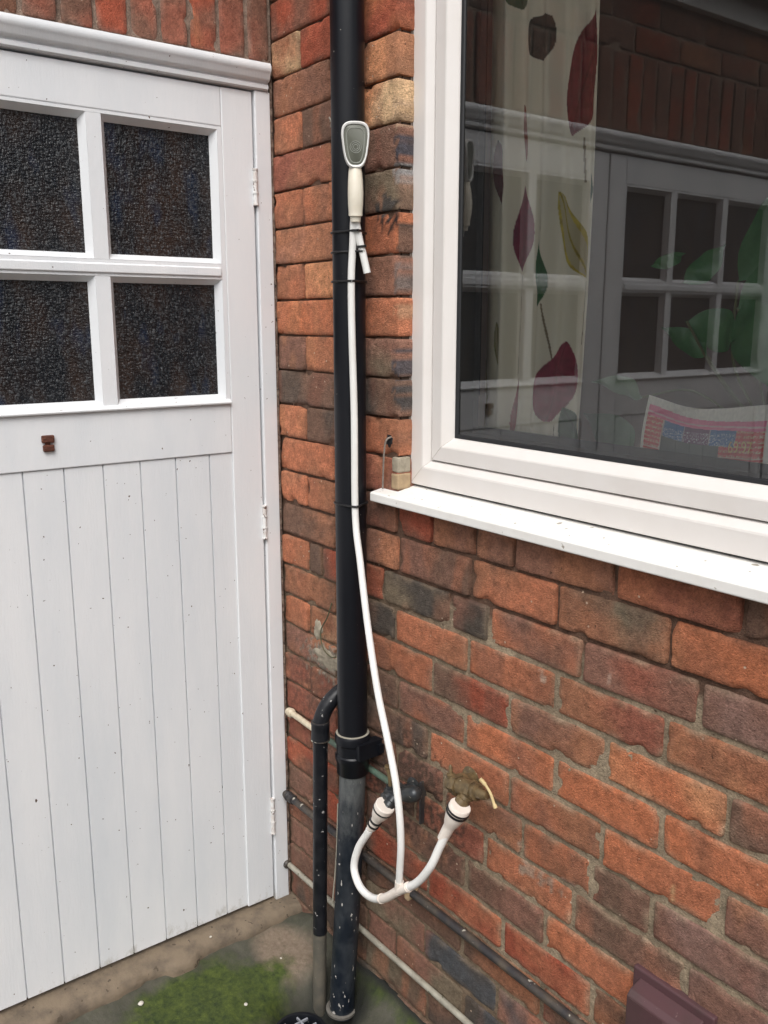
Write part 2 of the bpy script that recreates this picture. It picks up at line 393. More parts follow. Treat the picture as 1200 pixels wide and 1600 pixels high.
# joints (x) and colour codes for each course, read off the wall
rows = {
 1: ([0,.115,.225,.33,.441,.548,.666,.763,.972,1.182], ['O','ON','O','Q','R','N','N','N','QO','D']),
 0: ([0,.225,.335,.446,.657,.861,1.074,1.285], ['DN','D','N','PD','ON','NG','B','N']),
 -1:([0,.115,.172,.396,.602,.705,.918,1.127], ['O','K','R','KG','PK','OP','QP','V']),
 -2:([0,.225,.335,.434,.654,.865,1.077,1.29], ['ND','P','K','O','BO','QN','NO','O']),
 -3:([0,.115,.33,.553,.762,.971,1.185], ['O','NT','O','RD','PN','BL','PD']),
 -4:([0,.225,.335,.447,.648,.870,1.08,1.29], ['PN','P','D','PO','BO','B','B','O']),
 -5:([0,.115,.33,.542,.768,.974,1.188], ['Q','Q','D','O','ON','B','PV']),
 -6:([0,.225,.335,.44,.59,.803,.957,1.073,1.28], ['Q','P','D','DP','N','O','DQ','PV','P']),
 -7:([0,.115,.33,.50,.708,.923,1.14], ['Q','P','DQ','QN','ON','DP','V']),
 -8:([0,.225,.335,.44,.657,.862,1.08], ['R','P','P','PD','PD','OB','N']),
 -9:([0,.115,.33,.545,.76,.97], ['P','R','RD','RO','RO','ND']),
 -10:([0,.225,.335,.44,.65,.86,1.07], ['P','D','D','PD','ND','DR','N']),
 -11:([0,.115,.33,.537,.75,.96], ['P','D','PG','C','CP','P']),
 -12:([0,.225,.335,.44,.661,.87,1.08], ['P','D','P','GP','CK','P','D']),
 -13:([0,.115,.33,.545,.76,.97], ['D','D','GD','D','K','D']),
 -14:([0,.225,.44,.65,.86], ['D','K','D','D','D']),
}
left = {2:['O','P','Q'], 3:['O','D','O'], 4:['D','N','DK'], 5:['P','O','PG'], 6:['B','O','ON'], 7:['O','L','PD'], 8:['N','O','B'],
        9:['O','O','GP'], 10:['QN','P','DP'], 11:['O','DP','TL'], 12:['N','O','L'], 13:['TN','R','RB'], 14:['R','Q','B'], 15:['R','O','R']}
rnd_codes = ['O','B','N','R','P','O','Q','N','QP','ON']
bricks = []
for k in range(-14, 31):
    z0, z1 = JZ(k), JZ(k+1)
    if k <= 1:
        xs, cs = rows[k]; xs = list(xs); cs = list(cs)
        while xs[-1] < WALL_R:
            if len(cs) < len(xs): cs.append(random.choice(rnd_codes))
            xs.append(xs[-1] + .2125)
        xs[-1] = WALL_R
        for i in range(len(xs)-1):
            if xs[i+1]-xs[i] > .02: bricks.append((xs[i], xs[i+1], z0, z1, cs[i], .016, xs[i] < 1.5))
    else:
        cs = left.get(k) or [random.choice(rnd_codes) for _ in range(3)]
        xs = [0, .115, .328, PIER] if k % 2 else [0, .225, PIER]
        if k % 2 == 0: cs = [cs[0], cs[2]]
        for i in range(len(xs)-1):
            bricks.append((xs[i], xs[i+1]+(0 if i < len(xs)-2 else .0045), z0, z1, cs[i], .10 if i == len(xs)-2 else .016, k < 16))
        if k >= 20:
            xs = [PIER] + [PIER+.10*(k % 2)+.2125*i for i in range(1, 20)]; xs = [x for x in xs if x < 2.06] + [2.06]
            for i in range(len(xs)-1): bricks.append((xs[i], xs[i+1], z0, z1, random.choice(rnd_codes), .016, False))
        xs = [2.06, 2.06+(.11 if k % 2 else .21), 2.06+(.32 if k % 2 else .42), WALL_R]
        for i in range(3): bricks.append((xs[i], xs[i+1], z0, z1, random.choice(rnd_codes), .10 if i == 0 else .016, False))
def jw_w(u, v):
    if v > 1.10: return .0042
    if v > .95: return .0075
    return .0068 if u < .45 else .0100
def md_w(u, v):
    if v > .93: return .0050
    a = min(1, max(0, (u-.35)/.3)); return .0038 - .0020*a
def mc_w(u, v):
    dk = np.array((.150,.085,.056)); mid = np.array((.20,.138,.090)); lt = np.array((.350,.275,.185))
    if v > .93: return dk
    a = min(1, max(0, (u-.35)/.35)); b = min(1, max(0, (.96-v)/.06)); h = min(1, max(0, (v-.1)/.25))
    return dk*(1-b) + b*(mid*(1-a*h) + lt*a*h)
window_wall = thing('brick_wall', 'weathered orange and dark brick wall carrying the white framed window', 'wall', (1.3, .05, 0))
mapw = lambda u, v, d: (u, d, v)
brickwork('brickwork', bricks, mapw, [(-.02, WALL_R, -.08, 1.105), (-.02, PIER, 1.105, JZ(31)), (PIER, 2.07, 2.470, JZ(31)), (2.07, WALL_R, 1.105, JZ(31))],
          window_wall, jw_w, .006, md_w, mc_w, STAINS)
b = MB()   # wall core and reveals
b.box((-.35, .012, -.4), (PIER-.004, .118, 3.3)); b.box((PIER-.003, .0125, -.4), (2.07, .1175, 1.104)); b.box((PIER-.003, .0125, 2.475), (2.07, .1175, 3.299)); b.box((2.071, .012, -.4), (WALL_R, .118, 3.3))
b.build('wall_core', M_core, window_wall)
# render patch, hole and buff wedge in the wall
def lump(name, cx, cz, w, h, th, mat, parent, seed, mapf=mapw, n=18, rag=.35):
    vs = [mapf(cx, cz, -th)]; fs = []
    rings = 5
    for r_ in range(1, rings+1):
        for k in range(n):
            a = 2*math.pi*k/n; rr = (r_/rings)*(1 + rag*noise.noise(Vector((math.cos(a)*1.7+seed, math.sin(a)*1.7, seed))))
            u = cx+math.cos(a)*w/2*rr; v = cz+math.sin(a)*h/2*rr
            d = -th*(1-(r_/rings)**3) + (.006 if r_ == rings else 0) + noise.noise(Vector((u*120, v*120, seed)))*th*.35
            vs.append(mapf(u, v, d))
    for k in range(n): fs.append((0, 1+k, 1+(k+1) % n))
    for r_ in range(rings-1):
        for k in range(n): fs.append((1+r_*n+k, 1+(r_+1)*n+k, 1+(r_+1)*n+(k+1) % n, 1+r_*n+(k+1) % n))
    me = bpy.data.meshes.new(name); me.from_pydata(vs, [], fs)
    bm = bmesh.new(); bm.from_mesh(me); bmesh.ops.recalc_face_normals(bm, faces=bm.faces); bm.to_mesh(me); bm.free()
    return put(name, me, parent, mat, True)
lump('cement_patch', .190, .698, .150, .058, .0065, M_mortar, window_wall, 2.2, n=40, rag=.55)
lump('cement_patch', .150, .752, .038, .05, .0055, M_mortar, window_wall, 5.2, n=30, rag=.6)
lump('plug_hole', .428-.012, 1.214, .030, .034, .003, M_gasket_gap, window_wall, 8.1)
b = MB(); b.box((.4235, -.0035, 1.120), (.4462, .030, 1.152)); b.build('mortar_wedge', M_block, window_wall, bevel=.004)
b = MB(); b.box((.4245, -.0028, 1.1525), (.4455, .030, 1.183)); b.build('mortar_wedge', M_mortar, window_wall, bevel=.004)
# thin ragged mastic bead in the corner beside the door frame
pts = []; rr = []
for i in range(420):
    z = -.02+1.99*i/419; r_ = .0035 + .0030*max(0, noise.noise(Vector((z*38, 1, 1)))) + .0018*noise.noise(Vector((z*160, 2, 1)))
    pts.append((.0005+.0012*noise.noise(Vector((z*20, 5, 1))), -.0045+.0022*noise.noise(Vector((z*25, 9, 1))), z)); rr.append(max(.0012, r_))
b = MB(); b.tube(pts, rr, 8); b.build('corner_mortar', dirty('corner_mastic', (.10, .06, .045), (.32, .26, .20), .9, 1.0, 90, (.02,.015,.012), 120, .62), window_wall, True)

# ------------------------------------------------------------------ outhouse wall above and beside the door
mapd = lambda u, v, d: (-d, -u, v)
out = thing('brick_wall', 'red brick wall with upright soldier bricks above the white garage door', 'wall', (-.08, -1.5, 0))
sb = []; ys = [.003,.059,.124,.189,.251,.312,.380,.448,.516]
while ys[-1] < 1.97: ys.append(ys[-1]+.0655)
sc_codes = ['Q','Q','R','Q','Q','R','Q','QP','Q']
for i in range(len(ys)-1):
    sb.append((ys[i], ys[i+1], 1.973, 2.190, sc_codes[i] if i < 9 else random.choice(['Q','R','P','QP']), .016, True))
DW = 3.3
for k in range(40):
    z0 = 2.190 + .0759*k if k < 6 else None
    if z0 is None: break
    xs = [.003] + [.11*(k % 2)+.2125*i for i in range(1, 20)]; xs = [x for x in xs if x < DW] + [DW]
    for i in range(len(xs)-1): sb.append((xs[i], xs[i+1], z0, z0+.0759, random.choice(['Q','R','P','N']), .016, False))
for k in range(-1, 29):
    z0 = 2.190 - .0759*(k+1)
    if z0 < -.12: break
    xs = [1.975, 1.975+(.105 if k % 2 else .21), 1.975+(.32 if k % 2 else .42), 1.975+.64, 1.975+.85, 1.975+1.06, DW]
    for i in range(len(xs)-1): sb.append((xs[i], xs[i+1], z0, z0+.0759, random.choice(['Q','R','P','N']), .05 if i == 0 else .016, False))
brickwork('brickwork', sb, mapd, [(0, DW, 1.966, 2.66), (1.97, DW, -.1, 1.968)], out, lambda u, v: .0095 if v > 1.97 and v < 2.19 else .008, .007, lambda u, v: .0022, lambda u, v: (.30, .215, .165))
b = MB(); b.box((-.12, -DW, 1.99), (-.012, 0, 2.66)); b.box((-.12, -DW, -.3), (-.012, -1.985, 1.989)); b.build('wall_core', M_mortar, out)
M_fascia = plain('white_fascia', (.62, .62, .60), .4)
b = MB(); b.box((-.009, -DW-.1, 2.348), (.028, -.004, 2.45)); b.build('fascia_board', M_fascia, out)
M_slate = dirty('roof_slate', (.05, .05, .055), (.09, .085, .08), .6, .8, 12)
b = MB(); b.prism([(.09, 2.47), (.09, 2.49), (-1.5, 3.1), (-1.5, 3.07)], (0, -DW-.1, 0), (1, 0, 0), (0, 0, 1), (0, DW+.09, 0)); b.build('roof', M_slate, out)
b = MB(); b.tube([(.075, -DW-.1, 2.455), (.075, -.006, 2.455)], .04, 16); b.build('gutter', M_black, out, True)

# ------------------------------------------------------------------ garage door
door = thing('garage_door', 'white painted wooden double garage door with dark obscured glass panes and tongue and groove boards', 'door', (-.02, -.98, 0))
b = MB()
b.box((-.07, -.0455, -.02), (.004, -.008, 1.917)); b.box((-.07, -1.972, -.02), (.004, -1.918, 1.917)); b.box((-.07, -1.972, 1.9175), (-.001, -.008, 1.972))
b.build('door_frame', M_door, door, bevel=.0025)
prof = [(0, 1.9185), (.007, 1.9185), (.010, 1.921), (.0105, 1.928), (.007, 1.931), (.007, 1.933), (.014, 1.935), (.018, 1.940), (.0195, 1.948), (.022, 1.951), (.0245, 1.956), (.0245, 1.964), (.021, 1.9695), (0, 1.9715)]
b = MB(); b.prism(prof, (0, -1.99, 0), (1, 0, 0), (0, 0, 1), (0, 1.975, 0)); b.build('head_moulding', M_door, door, smooth=True)

def board_panel(y_hi, grooves, y_lo):
    """tongue and groove boards between y_hi (nearer 0) and y_lo"""
    b = MB(); x = -.0035; g = .0018; edges = [y_hi] + grooves + [y_lo]
    poly = []
    for i in range(len(edges)-1):
        a, c = edges[i], edges[i+1]
        poly += [(a - (g if i else 0), x), (c + (g if i < len(edges)-2 else 0), x)]
        if i < len(edges)-2: poly += [(c + .0010, x-.0052), (c - .0010, x-.0052)]
    front = list(poly); full = front + [(y_lo, -.03), (y_hi, -.03)]
    b.prism(full, (0, 0, .016), (0, 1, 0), (1, 0, 0), (0, 0, 1.137-.0005))
    return b

def pane_surround(b, y0, y1, z0, z1):
    """putty bevel round an opening, y0<y1"""
    w = .011; xf = -.001; xb = -.017
    for a, c, e, f in (((y0, z0), (y1, z0), (y1-w, z0+w), (y0+w, z0+w)), ((y1, z0), (y1, z1), (y1-w, z1-w), (y1-w, z0+w)),
                       ((y1, z1), (y0, z1), (y0+w, z1-w), (y1-w, z1-w)), ((y0, z1), (y0, z0), (y0+w, z0+w), (y0+w, z1-w))):
        vs = [(xf, *a), (xf, *c), (xb, *e), (xb, *f), (xb-.004, *a), (xb-.004, *c), (xb-.004, *e), (xb-.004, *f)]
        b.add(vs, [(0, 1, 2, 3), (4, 7, 6, 5), (0, 4, 5, 1), (2, 6, 7, 3), (0, 3, 7, 4), (1, 5, 6, 2)])

def make_leaf(y_hi, mirror):
    """leaf from y_hi down to y_hi-.93; pane layout mirrored for the far leaf"""
    W = .928
    T = (lambda s: y_hi - s) if not mirror else (lambda s: y_hi - W + s)     # s measured from the hinge edge
    def bx(b, s0, s1, z0, z1, x0=-.045, x1=0.0):
        ya, yb = sorted((T(s0), T(s1))); b.box((x0, ya, z0), (x1, yb, z1))
    b = MB()
    bx(b, 0, .073, .012, 1.9135); bx(b, W-.073, W, .012, 1.9135)                 # stiles
    bx(b, .0735, W-.0735, 1.836, 1.913); bx(b, .0735, W-.0735, 1.1535, 1.268)    # top and middle rail
    leaf = b.build('door_leaf', M_door, door, bevel=.0022)
    grooves = [.129+.0795*i for i in range(10)]; grooves = [g for g in grooves if g < W-.08]
    lo, hi = sorted((T(.0735), T(W-.0735))); gs = sorted([T(g) for g in grooves], reverse=True)
    board_panel(hi, gs, lo).build('board_panel', M_door, leaf)
    s_open = [(.0840, .3290), (.3590, .6040), (.6340, W-.0790)]
    zrows = [(1.272, 1.527), (1.560, 1.829)]
    b = MB()
    bx(b, .0735, .0838, 1.2685, 1.8355, -.03, -.0006); bx(b, W-.0788, W-.0735, 1.2685, 1.8355, -.03, -.0006)
    bx(b, .0838, W-.0788, 1.8295, 1.8355, -.03, -.0006); bx(b, .0838, W-.0788, 1.2685, 1.2715, -.03, -.0006)
    bx(b, .0838, W-.0788, 1.5275, 1.5595, -.03, -.0005)
    for s0, s1 in ((.3292, .3588), (.6042, .6338)):
        bx(b, s0, s1, 1.2718, 1.5272, -.03, -.0008); bx(b, s0, s1, 1.5598, 1.8292, -.03, -.0008)
    for s0, s1 in s_open:
        for z0, z1 in zrows:
            ya, yb = sorted((T(s0), T(s1))); pane_surround(b, ya, yb, z0, z1)
    b.build('glazing_bars', M_door, leaf)
    # drip lip under the panes
    b = MB(); ya, yb = sorted((T(.075), T(W-.075))); b.prism([(0, 1.262), (.007, 1.2625), (.008, 1.266), (.0015, 1.273), (0, 1.273)], (0, ya, 0), (1, 0, 0), (0, 0, 1), (0, yb-ya, 0))
    ya2, yb2 = ya, yb; b.prism([(0, 1.534), (.003, 1.534), (.0035, 1.536), (.0035, 1.550), (0, 1.553)], (0, ya2+.012, 0), (1, 0, 0), (0, 0, 1), (0, yb2-ya2-.024, 0))
    b.build('glazing_bead', M_door, leaf, bevel=.001)
    for s0, s1 in s_open:
        for z0, z1 in zrows:
            ya, yb = sorted((T(s0), T(s1))); g = MB(); g.box((-.024, ya+.002, z0+.002), (-.018, yb-.002, z1-.002)); g.build('glass_pane', M_obscure, leaf)
    yh = y_hi+.001 if not mirror else y_hi-W-.001
    for zc, hh in ((1.722, .072), (.985, .076), (.237, .094)):
        h = MB(); h.tube([(.004, yh, zc-hh/2), (.004, yh, zc+hh/2)], .0048, 12)
        for q in (-.5, -.17, .17, .5): h.tube([(.004, yh, zc+hh*q-.0015), (.004, yh, zc+hh*q+.0015)], .0060, 12)
        h.build('hinge', M_hinge, leaf, True)
    return leaf
M_hinge = dirty('painted_rusty_hinge', (.76, .76, .75), (.45, .34, .28), .5, .8, 60, (.12, .05, .03), 90, .63, .4, 200)
leaf1 = make_leaf(-.050, False)
leaf2 = make_leaf(-.984, True)
b = MB()
for (z0, z1, y0, y1) in ((1.207, 1.222, -.5375, -.513), (1.190, 1.203, -.536, -.514)): b.box((-.001, y0, z0), (.007, y1, z1))
b.box((-.001, -.531, 1.2025), (.004, -.520, 1.2075)); b.build('rusty_latch_stub', M_rust, leaf1, bevel=.0025)

# ------------------------------------------------------------------ window
X0, Z0, X1, Z1 = .4395, 1.1295, 2.06, 2.465
win = thing('window', 'white plastic framed window with curtain and plant showing through its clear glass', 'window', (1.25, .05, 1.12))
b = MB(); b.frame(X0, Z0, X1, Z1, [(0, .10), (0, .0345), (.0015, .033), (.034, .033), (.037, .0340), (.0475, .0445), (.0490, .0500), (.0490, .10)])
b.build('outer_frame', M_upvc, win)
b = MB(); b.frame(X0, Z0, X1, Z1, [(.0512, .10), (.0512, .0445), (.0525, .0432), (.0775, .0432), (.080, .0442), (.0945, .0590), (.0960, .0625), (.0960, .10)])
sash = b.build('sash', M_upvc, win)
b = MB(); b.frame(X0, Z0, X1, Z1, [(.0485, .052), (.0518, .052)]); b.frame(X0, Z0, X1, Z1, [(.0955, .0640), (.0965, .0615), (.1020, .0625), (.1035, .0650), (.1035, .10), (.118, .10)])
b.build('gasket', M_gasket_gap, sash)
g = MB(); g.box((X0+.098, .066, Z0+.098), (X1-.098, .0665, Z1-.098)); gp = g.build('glass_pane', M_glass, sash)
# one reflecting face is enough: keep only the outer face of the pane
bm = bmesh.new(); bm.from_mesh(gp.data); bmesh.ops.delete(bm, geom=[f for f in bm.faces if f.normal.y > -.5], context='FACES'); bm.to_mesh(gp.data); bm.free()
b = MB(); b.prism([(-.028, 1.0935), (-.0295, 1.0950), (-.0295, 1.1095), (-.0270, 1.1118), (.048, 1.1265), (.048, 1.115), (-.018, 1.1020), (-.0185, 1.0935)], (.3905, 0, 0), (0, 1, 0), (0, 0, 1), (1.74, 0, 0))
b.build('sill', M_sill, win, bevel=.0012)
M_weld = plain('weld_line', (.50, .46, .42), .5)
for nm, prof_, par in (('weld_line', [(.0015, .0328), (.034, .0328), (.0375, .0342), (.0475, .0444)], win), ('weld_line', [(.0525, .0430), (.0775, .0430), (.080, .0440), (.0945, .0588)], sash)):
    b = MB(); b.tube([(X0+u, y, Z0+u) for u, y in prof_], .00045, 6); b.build(nm, M_weld, par)
b = MB(); pts = [(X0-.001+.0008*noise.noise(Vector((z_*40, 0, 0))), .031, z_) for z_ in [Z0+.008*i for i in range(160)]]; b.tube(pts, [.0022+.0012*noise.noise(Vector((i*.7, 3, 3))) for i in range(160)], 8); b.build('sealant_bead', dirty('grimy_sealant', (.12, .085, .065), (.30, .25, .21), .7, .9, 60), win, True)
b = MB(); b.box((X0+.002, .04, 1.1262), (X1, .09, 1.1292)); b.build('sill_gap_shade', M_gasket_gap, win)  # black strip standing in for the shade in the gap under the frame

# ------------------------------------------------------------------ room behind the window
M_room = dirty('room_paint', (.20, .155, .13), (.13, .10, .085), .8, .6, 3, None, bmp=.05)
b = MB()
x0, x1, y0, y1, z0, z1 = -.30, 2.68, .1185, 2.9, .3, 2.62
b.add([(x0,y0,z0),(x1,y0,z0),(x1,y1,z0),(x0,y1,z0),(x0,y0,z1),(x1,y0,z1),(x1,y1,z1),(x0,y1,z1)], [(0,1,2,3),(4,5,6,7),(2,3,7,6),(3,0,4,7)])
# right-hand end wall; its unseen opening is added to brighten the room
ya, yb, za, zb_ = .30, 2.3, .95, 2.50
for a, c in (((y0, z0), (y1, za)), ((y0, zb_), (y1, z1)), ((y0, za), (ya, zb_)), ((yb, za), (y1, zb_))):
    b.add([(x1, a[0], a[1]), (x1, c[0], a[1]), (x1, c[0], c[1]), (x1, a[0], c[1])], [(0, 1, 2, 3)])
room = b.build('room_interior', M_room); tag(room, kind='structure')
M_isill = dirty('interior_sill_paint', (.62, .60, .55), (.42, .40, .36), .5, .6, 8)
b = MB(); b.box((.44, .105, 1.165), (2.06, .36, 1.190)); tag(b.build('windowsill', M_isill, bevel=.003), 'interior windowsill board just behind the glass', 'windowsill')
M_wood = dirty('brown_wood', (.78, .56, .36), (.50, .34, .20), .55, .8, 30, None, stretch=(1, 1, .1))
post = thing('wooden_post', 'upright brown wooden post behind the curtain edge', 'post', (.32, .33, 1.19))
b = MB(); b.box((.462, .124, 1.30), (.506, .150, 2.60)); b.build('post_board', M_wood, post, bevel=.003)
b = MB(); b.box((.5065, .130, 1.30), (.513, .145, 2.60)); b.build('dark_edge', M_gasket_gap, post)

# curtain with printed leaves
leaves = [ # cx, cz, half length, half width, tilt(deg from vertical, + leans right), colour
 (.686,1.835,.098,.027,10,(.16,.012,.022)), (.563,1.600,.074,.020,2,(.20,.02,.055)), (.612,1.525,.060,.017,-8,(.03,.12,.04)),
 (.672,1.582,.078,.017,-22,(.50,.40,.06)), (.712,1.652,.024,.009,0,(.03,.10,.05)), (.655,1.335,.074,.027,16,(.24,.02,.05)),
 (.553,1.285,.055,.008,12,(.30,.06,.07)), (.600,1.905,.036,.034,50,(.035,.035,.028)), (.500,1.395,.045,.010,-10,(.30,.28,.10)),
 (.560,1.760,.05,.008,-12,(.32,.10,.07)), (.690,1.245,.05,.018,-20,(.05,.10,.05)), (.615,2.06,.07,.022,8,(.16,.012,.022)), (.50,1.70,.06,.016,-12,(.14,.03,.04)),
 (.455,1.30,.07,.018,5,(.33,.28,.09)), (.53,2.02,.06,.02,-10,(.03,.10,.05))]
stems = [((.628,1.47),(.655,1.27)), ((.686,1.735),(.690,1.665)), ((.700,1.505),(.694,1.40)), ((.563,1.52),(.556,1.34)), ((.62,1.59),(.61,1.66)), ((.655,1.26),(.66,1.19))]
def curtain_col(x, z):
    c = np.array((.80,.75,.62))
    for a, bb in stems:
        ax, az_ = a; bx_, bz = bb; L = math.hypot(bx_-ax, bz-az_); t_ = ((x-ax)*(bx_-ax)+(z-az_)*(bz-az_))/L/L
        if 0 < t_ < 1 and abs((x-ax)*(bz-az_)-(z-az_)*(bx_-ax))/L < .0011: c = np.array((.22,.17,.10))
    for cx, cz, hl, hw, an, cc in leaves:
        s, co_ = math.sin(R(an)), math.cos(R(an)); v = (x-cx)*s+(z-cz)*co_; u = (x-cx)*co_-(z-cz)*s
        q = v/hl
        if abs(q) < 1:
            w = 1.25*hw*(1-q*q)**.8*(1-.25*q)
            if abs(u) < w:
                c = np.array(cc)*(1.0+.35*noise.noise(Vector((x*90, z*90, 1))))
                if cc[1] > .25 and abs(u) < w*.72: c = np.array((.48,.42,.26)) if abs(u) > .0016 else c
                if abs(u) < .0010: c = c*.6
    return c
nx, nz = 220, 700; zt, zb = 2.46, 1.193; V = []; C = []
for j in range(nz+1):
    z = zt+(zb-zt)*j/nz
    xl = .458; xr = .722-.012*(2.0-z) + .006*math.sin(z*5)
    for i in range(nx+1):
        s = i/nx; x = xl+(xr-xl)*s
        y = .203 +   .007*math.sin(s*15+z*.9) + .0065*math.sin(s*34+2+z*.5+math.sin(z*3)*.4) + .005*math.sin(s*6+z)
        V.append((x+.055, y-.060, z)); C.append(curtain_col(x + .002*math.sin(s*31+1), z))
F = [(j*(nx+1)+i, j*(nx+1)+i+1, (j+1)*(nx+1)+i+1, (j+1)*(nx+1)+i) for j in range(nz) for i in range(nx)]
me = bpy.data.meshes.new('curtain'); me.from_pydata(V, [], F); ca = me.color_attributes.new('Col', 'FLOAT_COLOR', 'POINT')
arr = np.ones((len(V), 4), dtype=np.float32); arr[:, :3] = np.array(C); ca.data.foreach_set('color', arr.ravel())
m, t, bs = nodes('curtain_fabric'); at = N(t, 'ShaderNodeAttribute', attribute_name='Col'); t.links.new(at.outputs['Color'], bs.inputs['Base Color']); bs.inputs['Roughness'].default_value = .9
bs.inputs['Specular IOR Level'].default_value = .1
bump(t, bs, noisef(t, coords(t), 700, 2, .5), .3, .001)
cur = put('curtain', me, None, m, True); tag(cur, 'cream curtain printed with crimson, green and yellow leaves hanging behind the glass', 'curtain')

# newspaper / flyer leaning on the glass
paper = thing('newspaper', 'folded pink and blue printed newspaper standing against the glass on the windowsill', 'newspaper', (1.02, .13, 1.19))
nu, nv = 60, 30
def pp(s, t_):      # s 0..1 left-right, t 0..1 bottom-top
    x = .912 + .214*s - .006*math.sin(t_*3) + .008*(1-s)*t_
    top = .118 + .012*math.sin(s*3.6+.2)*-1 + .010*(1-s)
    z = 1.1915 + t_*(top + .010)
    y = .116 + .022*t_*.2 + .006*math.sin(s*5)*t_ + .006*math.sin(s*9+1)
    if s > .93: y += (s-.93)*.35
    return (x, y, z)
def pcol(s, t_):
    base = np.array((.85,.82,.74)); red = np.array((.70,.10,.10)); pink = np.array((.86,.20,.36)); blue = np.array((.06,.18,.42))
    nz_ = noise.noise(Vector((s*60, t_*22, 3))); n2 = noise.noise(Vector((s*150, t_*60, 7)))
    t_ = (t_-.20)/.80
    e = .03*math.sin(s*7)
    if t_ > .88-.10*s+e*.3 or s < .022 or s > .975: return base*(1+.15*nz_)
    if t_ > .80-.09*s: return pink*(1+.25*n2)
    if t_ > .775-.09*s: return np.array((.88,.56,.60))
    if t_ > .735-.09*s: return pink
    if .17 < s < .78 and t_ > .50-.09*s:
        k = int((s-.17)/.204); c = (blue, np.array((.17,.06,.16)), blue)[min(k, 2)]
        if n2 > .22 and t_ < .63: c = np.array((.75,.78,.82))
        if ((s-.17) % .204) < .008: c = np.array((.5,.45,.47))
        return c
    if .17 < s < .66 and t_ < .50: return np.array((.13,.15,.14))*(1+.1*nz_)
    c = red*(1+.2*nz_)
    if abs(t_-.28) < .012 or abs(t_-.14) < .01 or abs(s-.165) < .006: return np.array((.85,.60,.52))
    if (t_*100) % 7 < 3.4 and n2 > .02: c = np.array((.80,.64,.46))
    return c
NU, NV = 260, 140
V = [pp(i/NU, j/NV) for j in range(NV+1) for i in range(NU+1)]; C = [pcol(i/NU, j/NV) for j in range(NV+1) for i in range(NU+1)]
F = [(j*(NU+1)+i, j*(NU+1)+i+1, (j+1)*(NU+1)+i+1, (j+1)*(NU+1)+i) for j in range(NV) for i in range(NU)]
me = bpy.data.meshes.new('printed_sheet'); me.from_pydata(V, [], F); ca = me.color_attributes.new('Col', 'FLOAT_COLOR', 'POINT')
arr = np.ones((len(V), 4), dtype=np.float32); arr[:, :3] = np.array(C); ca.data.foreach_set('color', arr.ravel())
m2, t, bs = nodes('newsprint'); at = N(t, 'ShaderNodeAttribute', attribute_name='Col'); t.links.new(at.outputs['Color'], bs.inputs['Base Color']); bs.inputs['Roughness'].default_value = .7
sheet = put('printed_sheet', me, paper, m2, True)
fc = bpy.data.curves.new('price', 'FONT'); fc.body = "69.97"; fc.size = .024; fc.extrude = .0002; fo = bpy.data.objects.new('tmp', fc); col.objects.link(fo)
bpy.context.view_layer.update(); dg = bpy.context.evaluated_depsgraph_get(); tm = bpy.data.meshes.new_from_object(fo.evaluated_get(dg)); bpy.data.objects.remove(fo)
tm.transform(Matrix.Translation((1.068, .1150, 1.254)) @ Matrix.Rotation(R(-4), 4, 'Y') @ Matrix.Rotation(R(90), 4, 'X') @ Matrix.Scale(.72, 4, (1, 0, 0)))
put('price_print', tm, paper, plain('price_ink', (.90, .66, .32), .7))
b = MB(); b.add([pp(s, t_) for s, t_ in ()], [])
backv = [(x, y+.006+.004*math.sin(x*40), z-.004) for (x, y, z) in [pp(i/30, j/12) for j in range(13) for i in range(31)]]
b = MB(); b.add(backv, [(j*31+i, j*31+i+1, (j+1)*31+i+1, (j+1)*31+i) for j in range(12) for i in range(30)])
b.build('back_sheet', plain('plain_newsprint', (.45,.43,.38), .8), paper)

# houseplant
plant = thing('houseplant', 'green broad leaved houseplant in a dark pot behind the newspaper', 'plant', (1.02, .25, 1.19))
M_leaf = dirty('plant_leaf', (.06, .19, .065), (.025, .09, .03), .4, .8, 25, None, bmp=.1, bscale=60)
M_leaf2 = dirty('pale_leaf', (.20, .30, .19), (.12, .2, .11), .45, .8, 25, None, bmp=.1, bscale=60)
M_stem = plain('plant_stem', (.14, .15, .07), .6); M_pot = plain('dark_pot', (.03, .025, .025), .4)
b = MB(); b.lathe((1.03, .265, 1.1905), (1.03, .265, 1.3), [(0, .001), (.0, .050), (.002, .052), (.085, .066), (.087, .071), (.10, .071), (.10, .062), (.088, .060), (.088, .001)], 32); b.build('pot', M_pot, plant, True)
def leafmesh(base, tip, width, droop, side, mat):
    base, tip = Vector(base), Vector(tip); d = tip-base; L = d.length; n_ = 12; mcol = 6
    sv = d.cross(Vector(side)).normalized(); up = sv.cross(d).normalized(); V = []
    for i in range(n_+1):
        s = i/n_; w = width*math.sin(math.pi*min(1, s*1.02)**.8)**.9 if 0 < s < 1 else .0008
        c = base + d*s + up*(droop*math.sin(math.pi*s)*L)
        for k in range(-mcol//2, mcol//2+1):
            q = k/(mcol/2); V.append(c + sv*q*w + up*(abs(q)**1.5*w*.25 + .003*math.sin(s*14+q*2)))
    W = mcol+1; b = MB(); b.add(V, [(i*W+k, i*W+k+1, (i+1)*W+k+1, (i+1)*W+k) for i in range(n_) for k in range(mcol)])
    b.build('leaf', mat, plant, True)
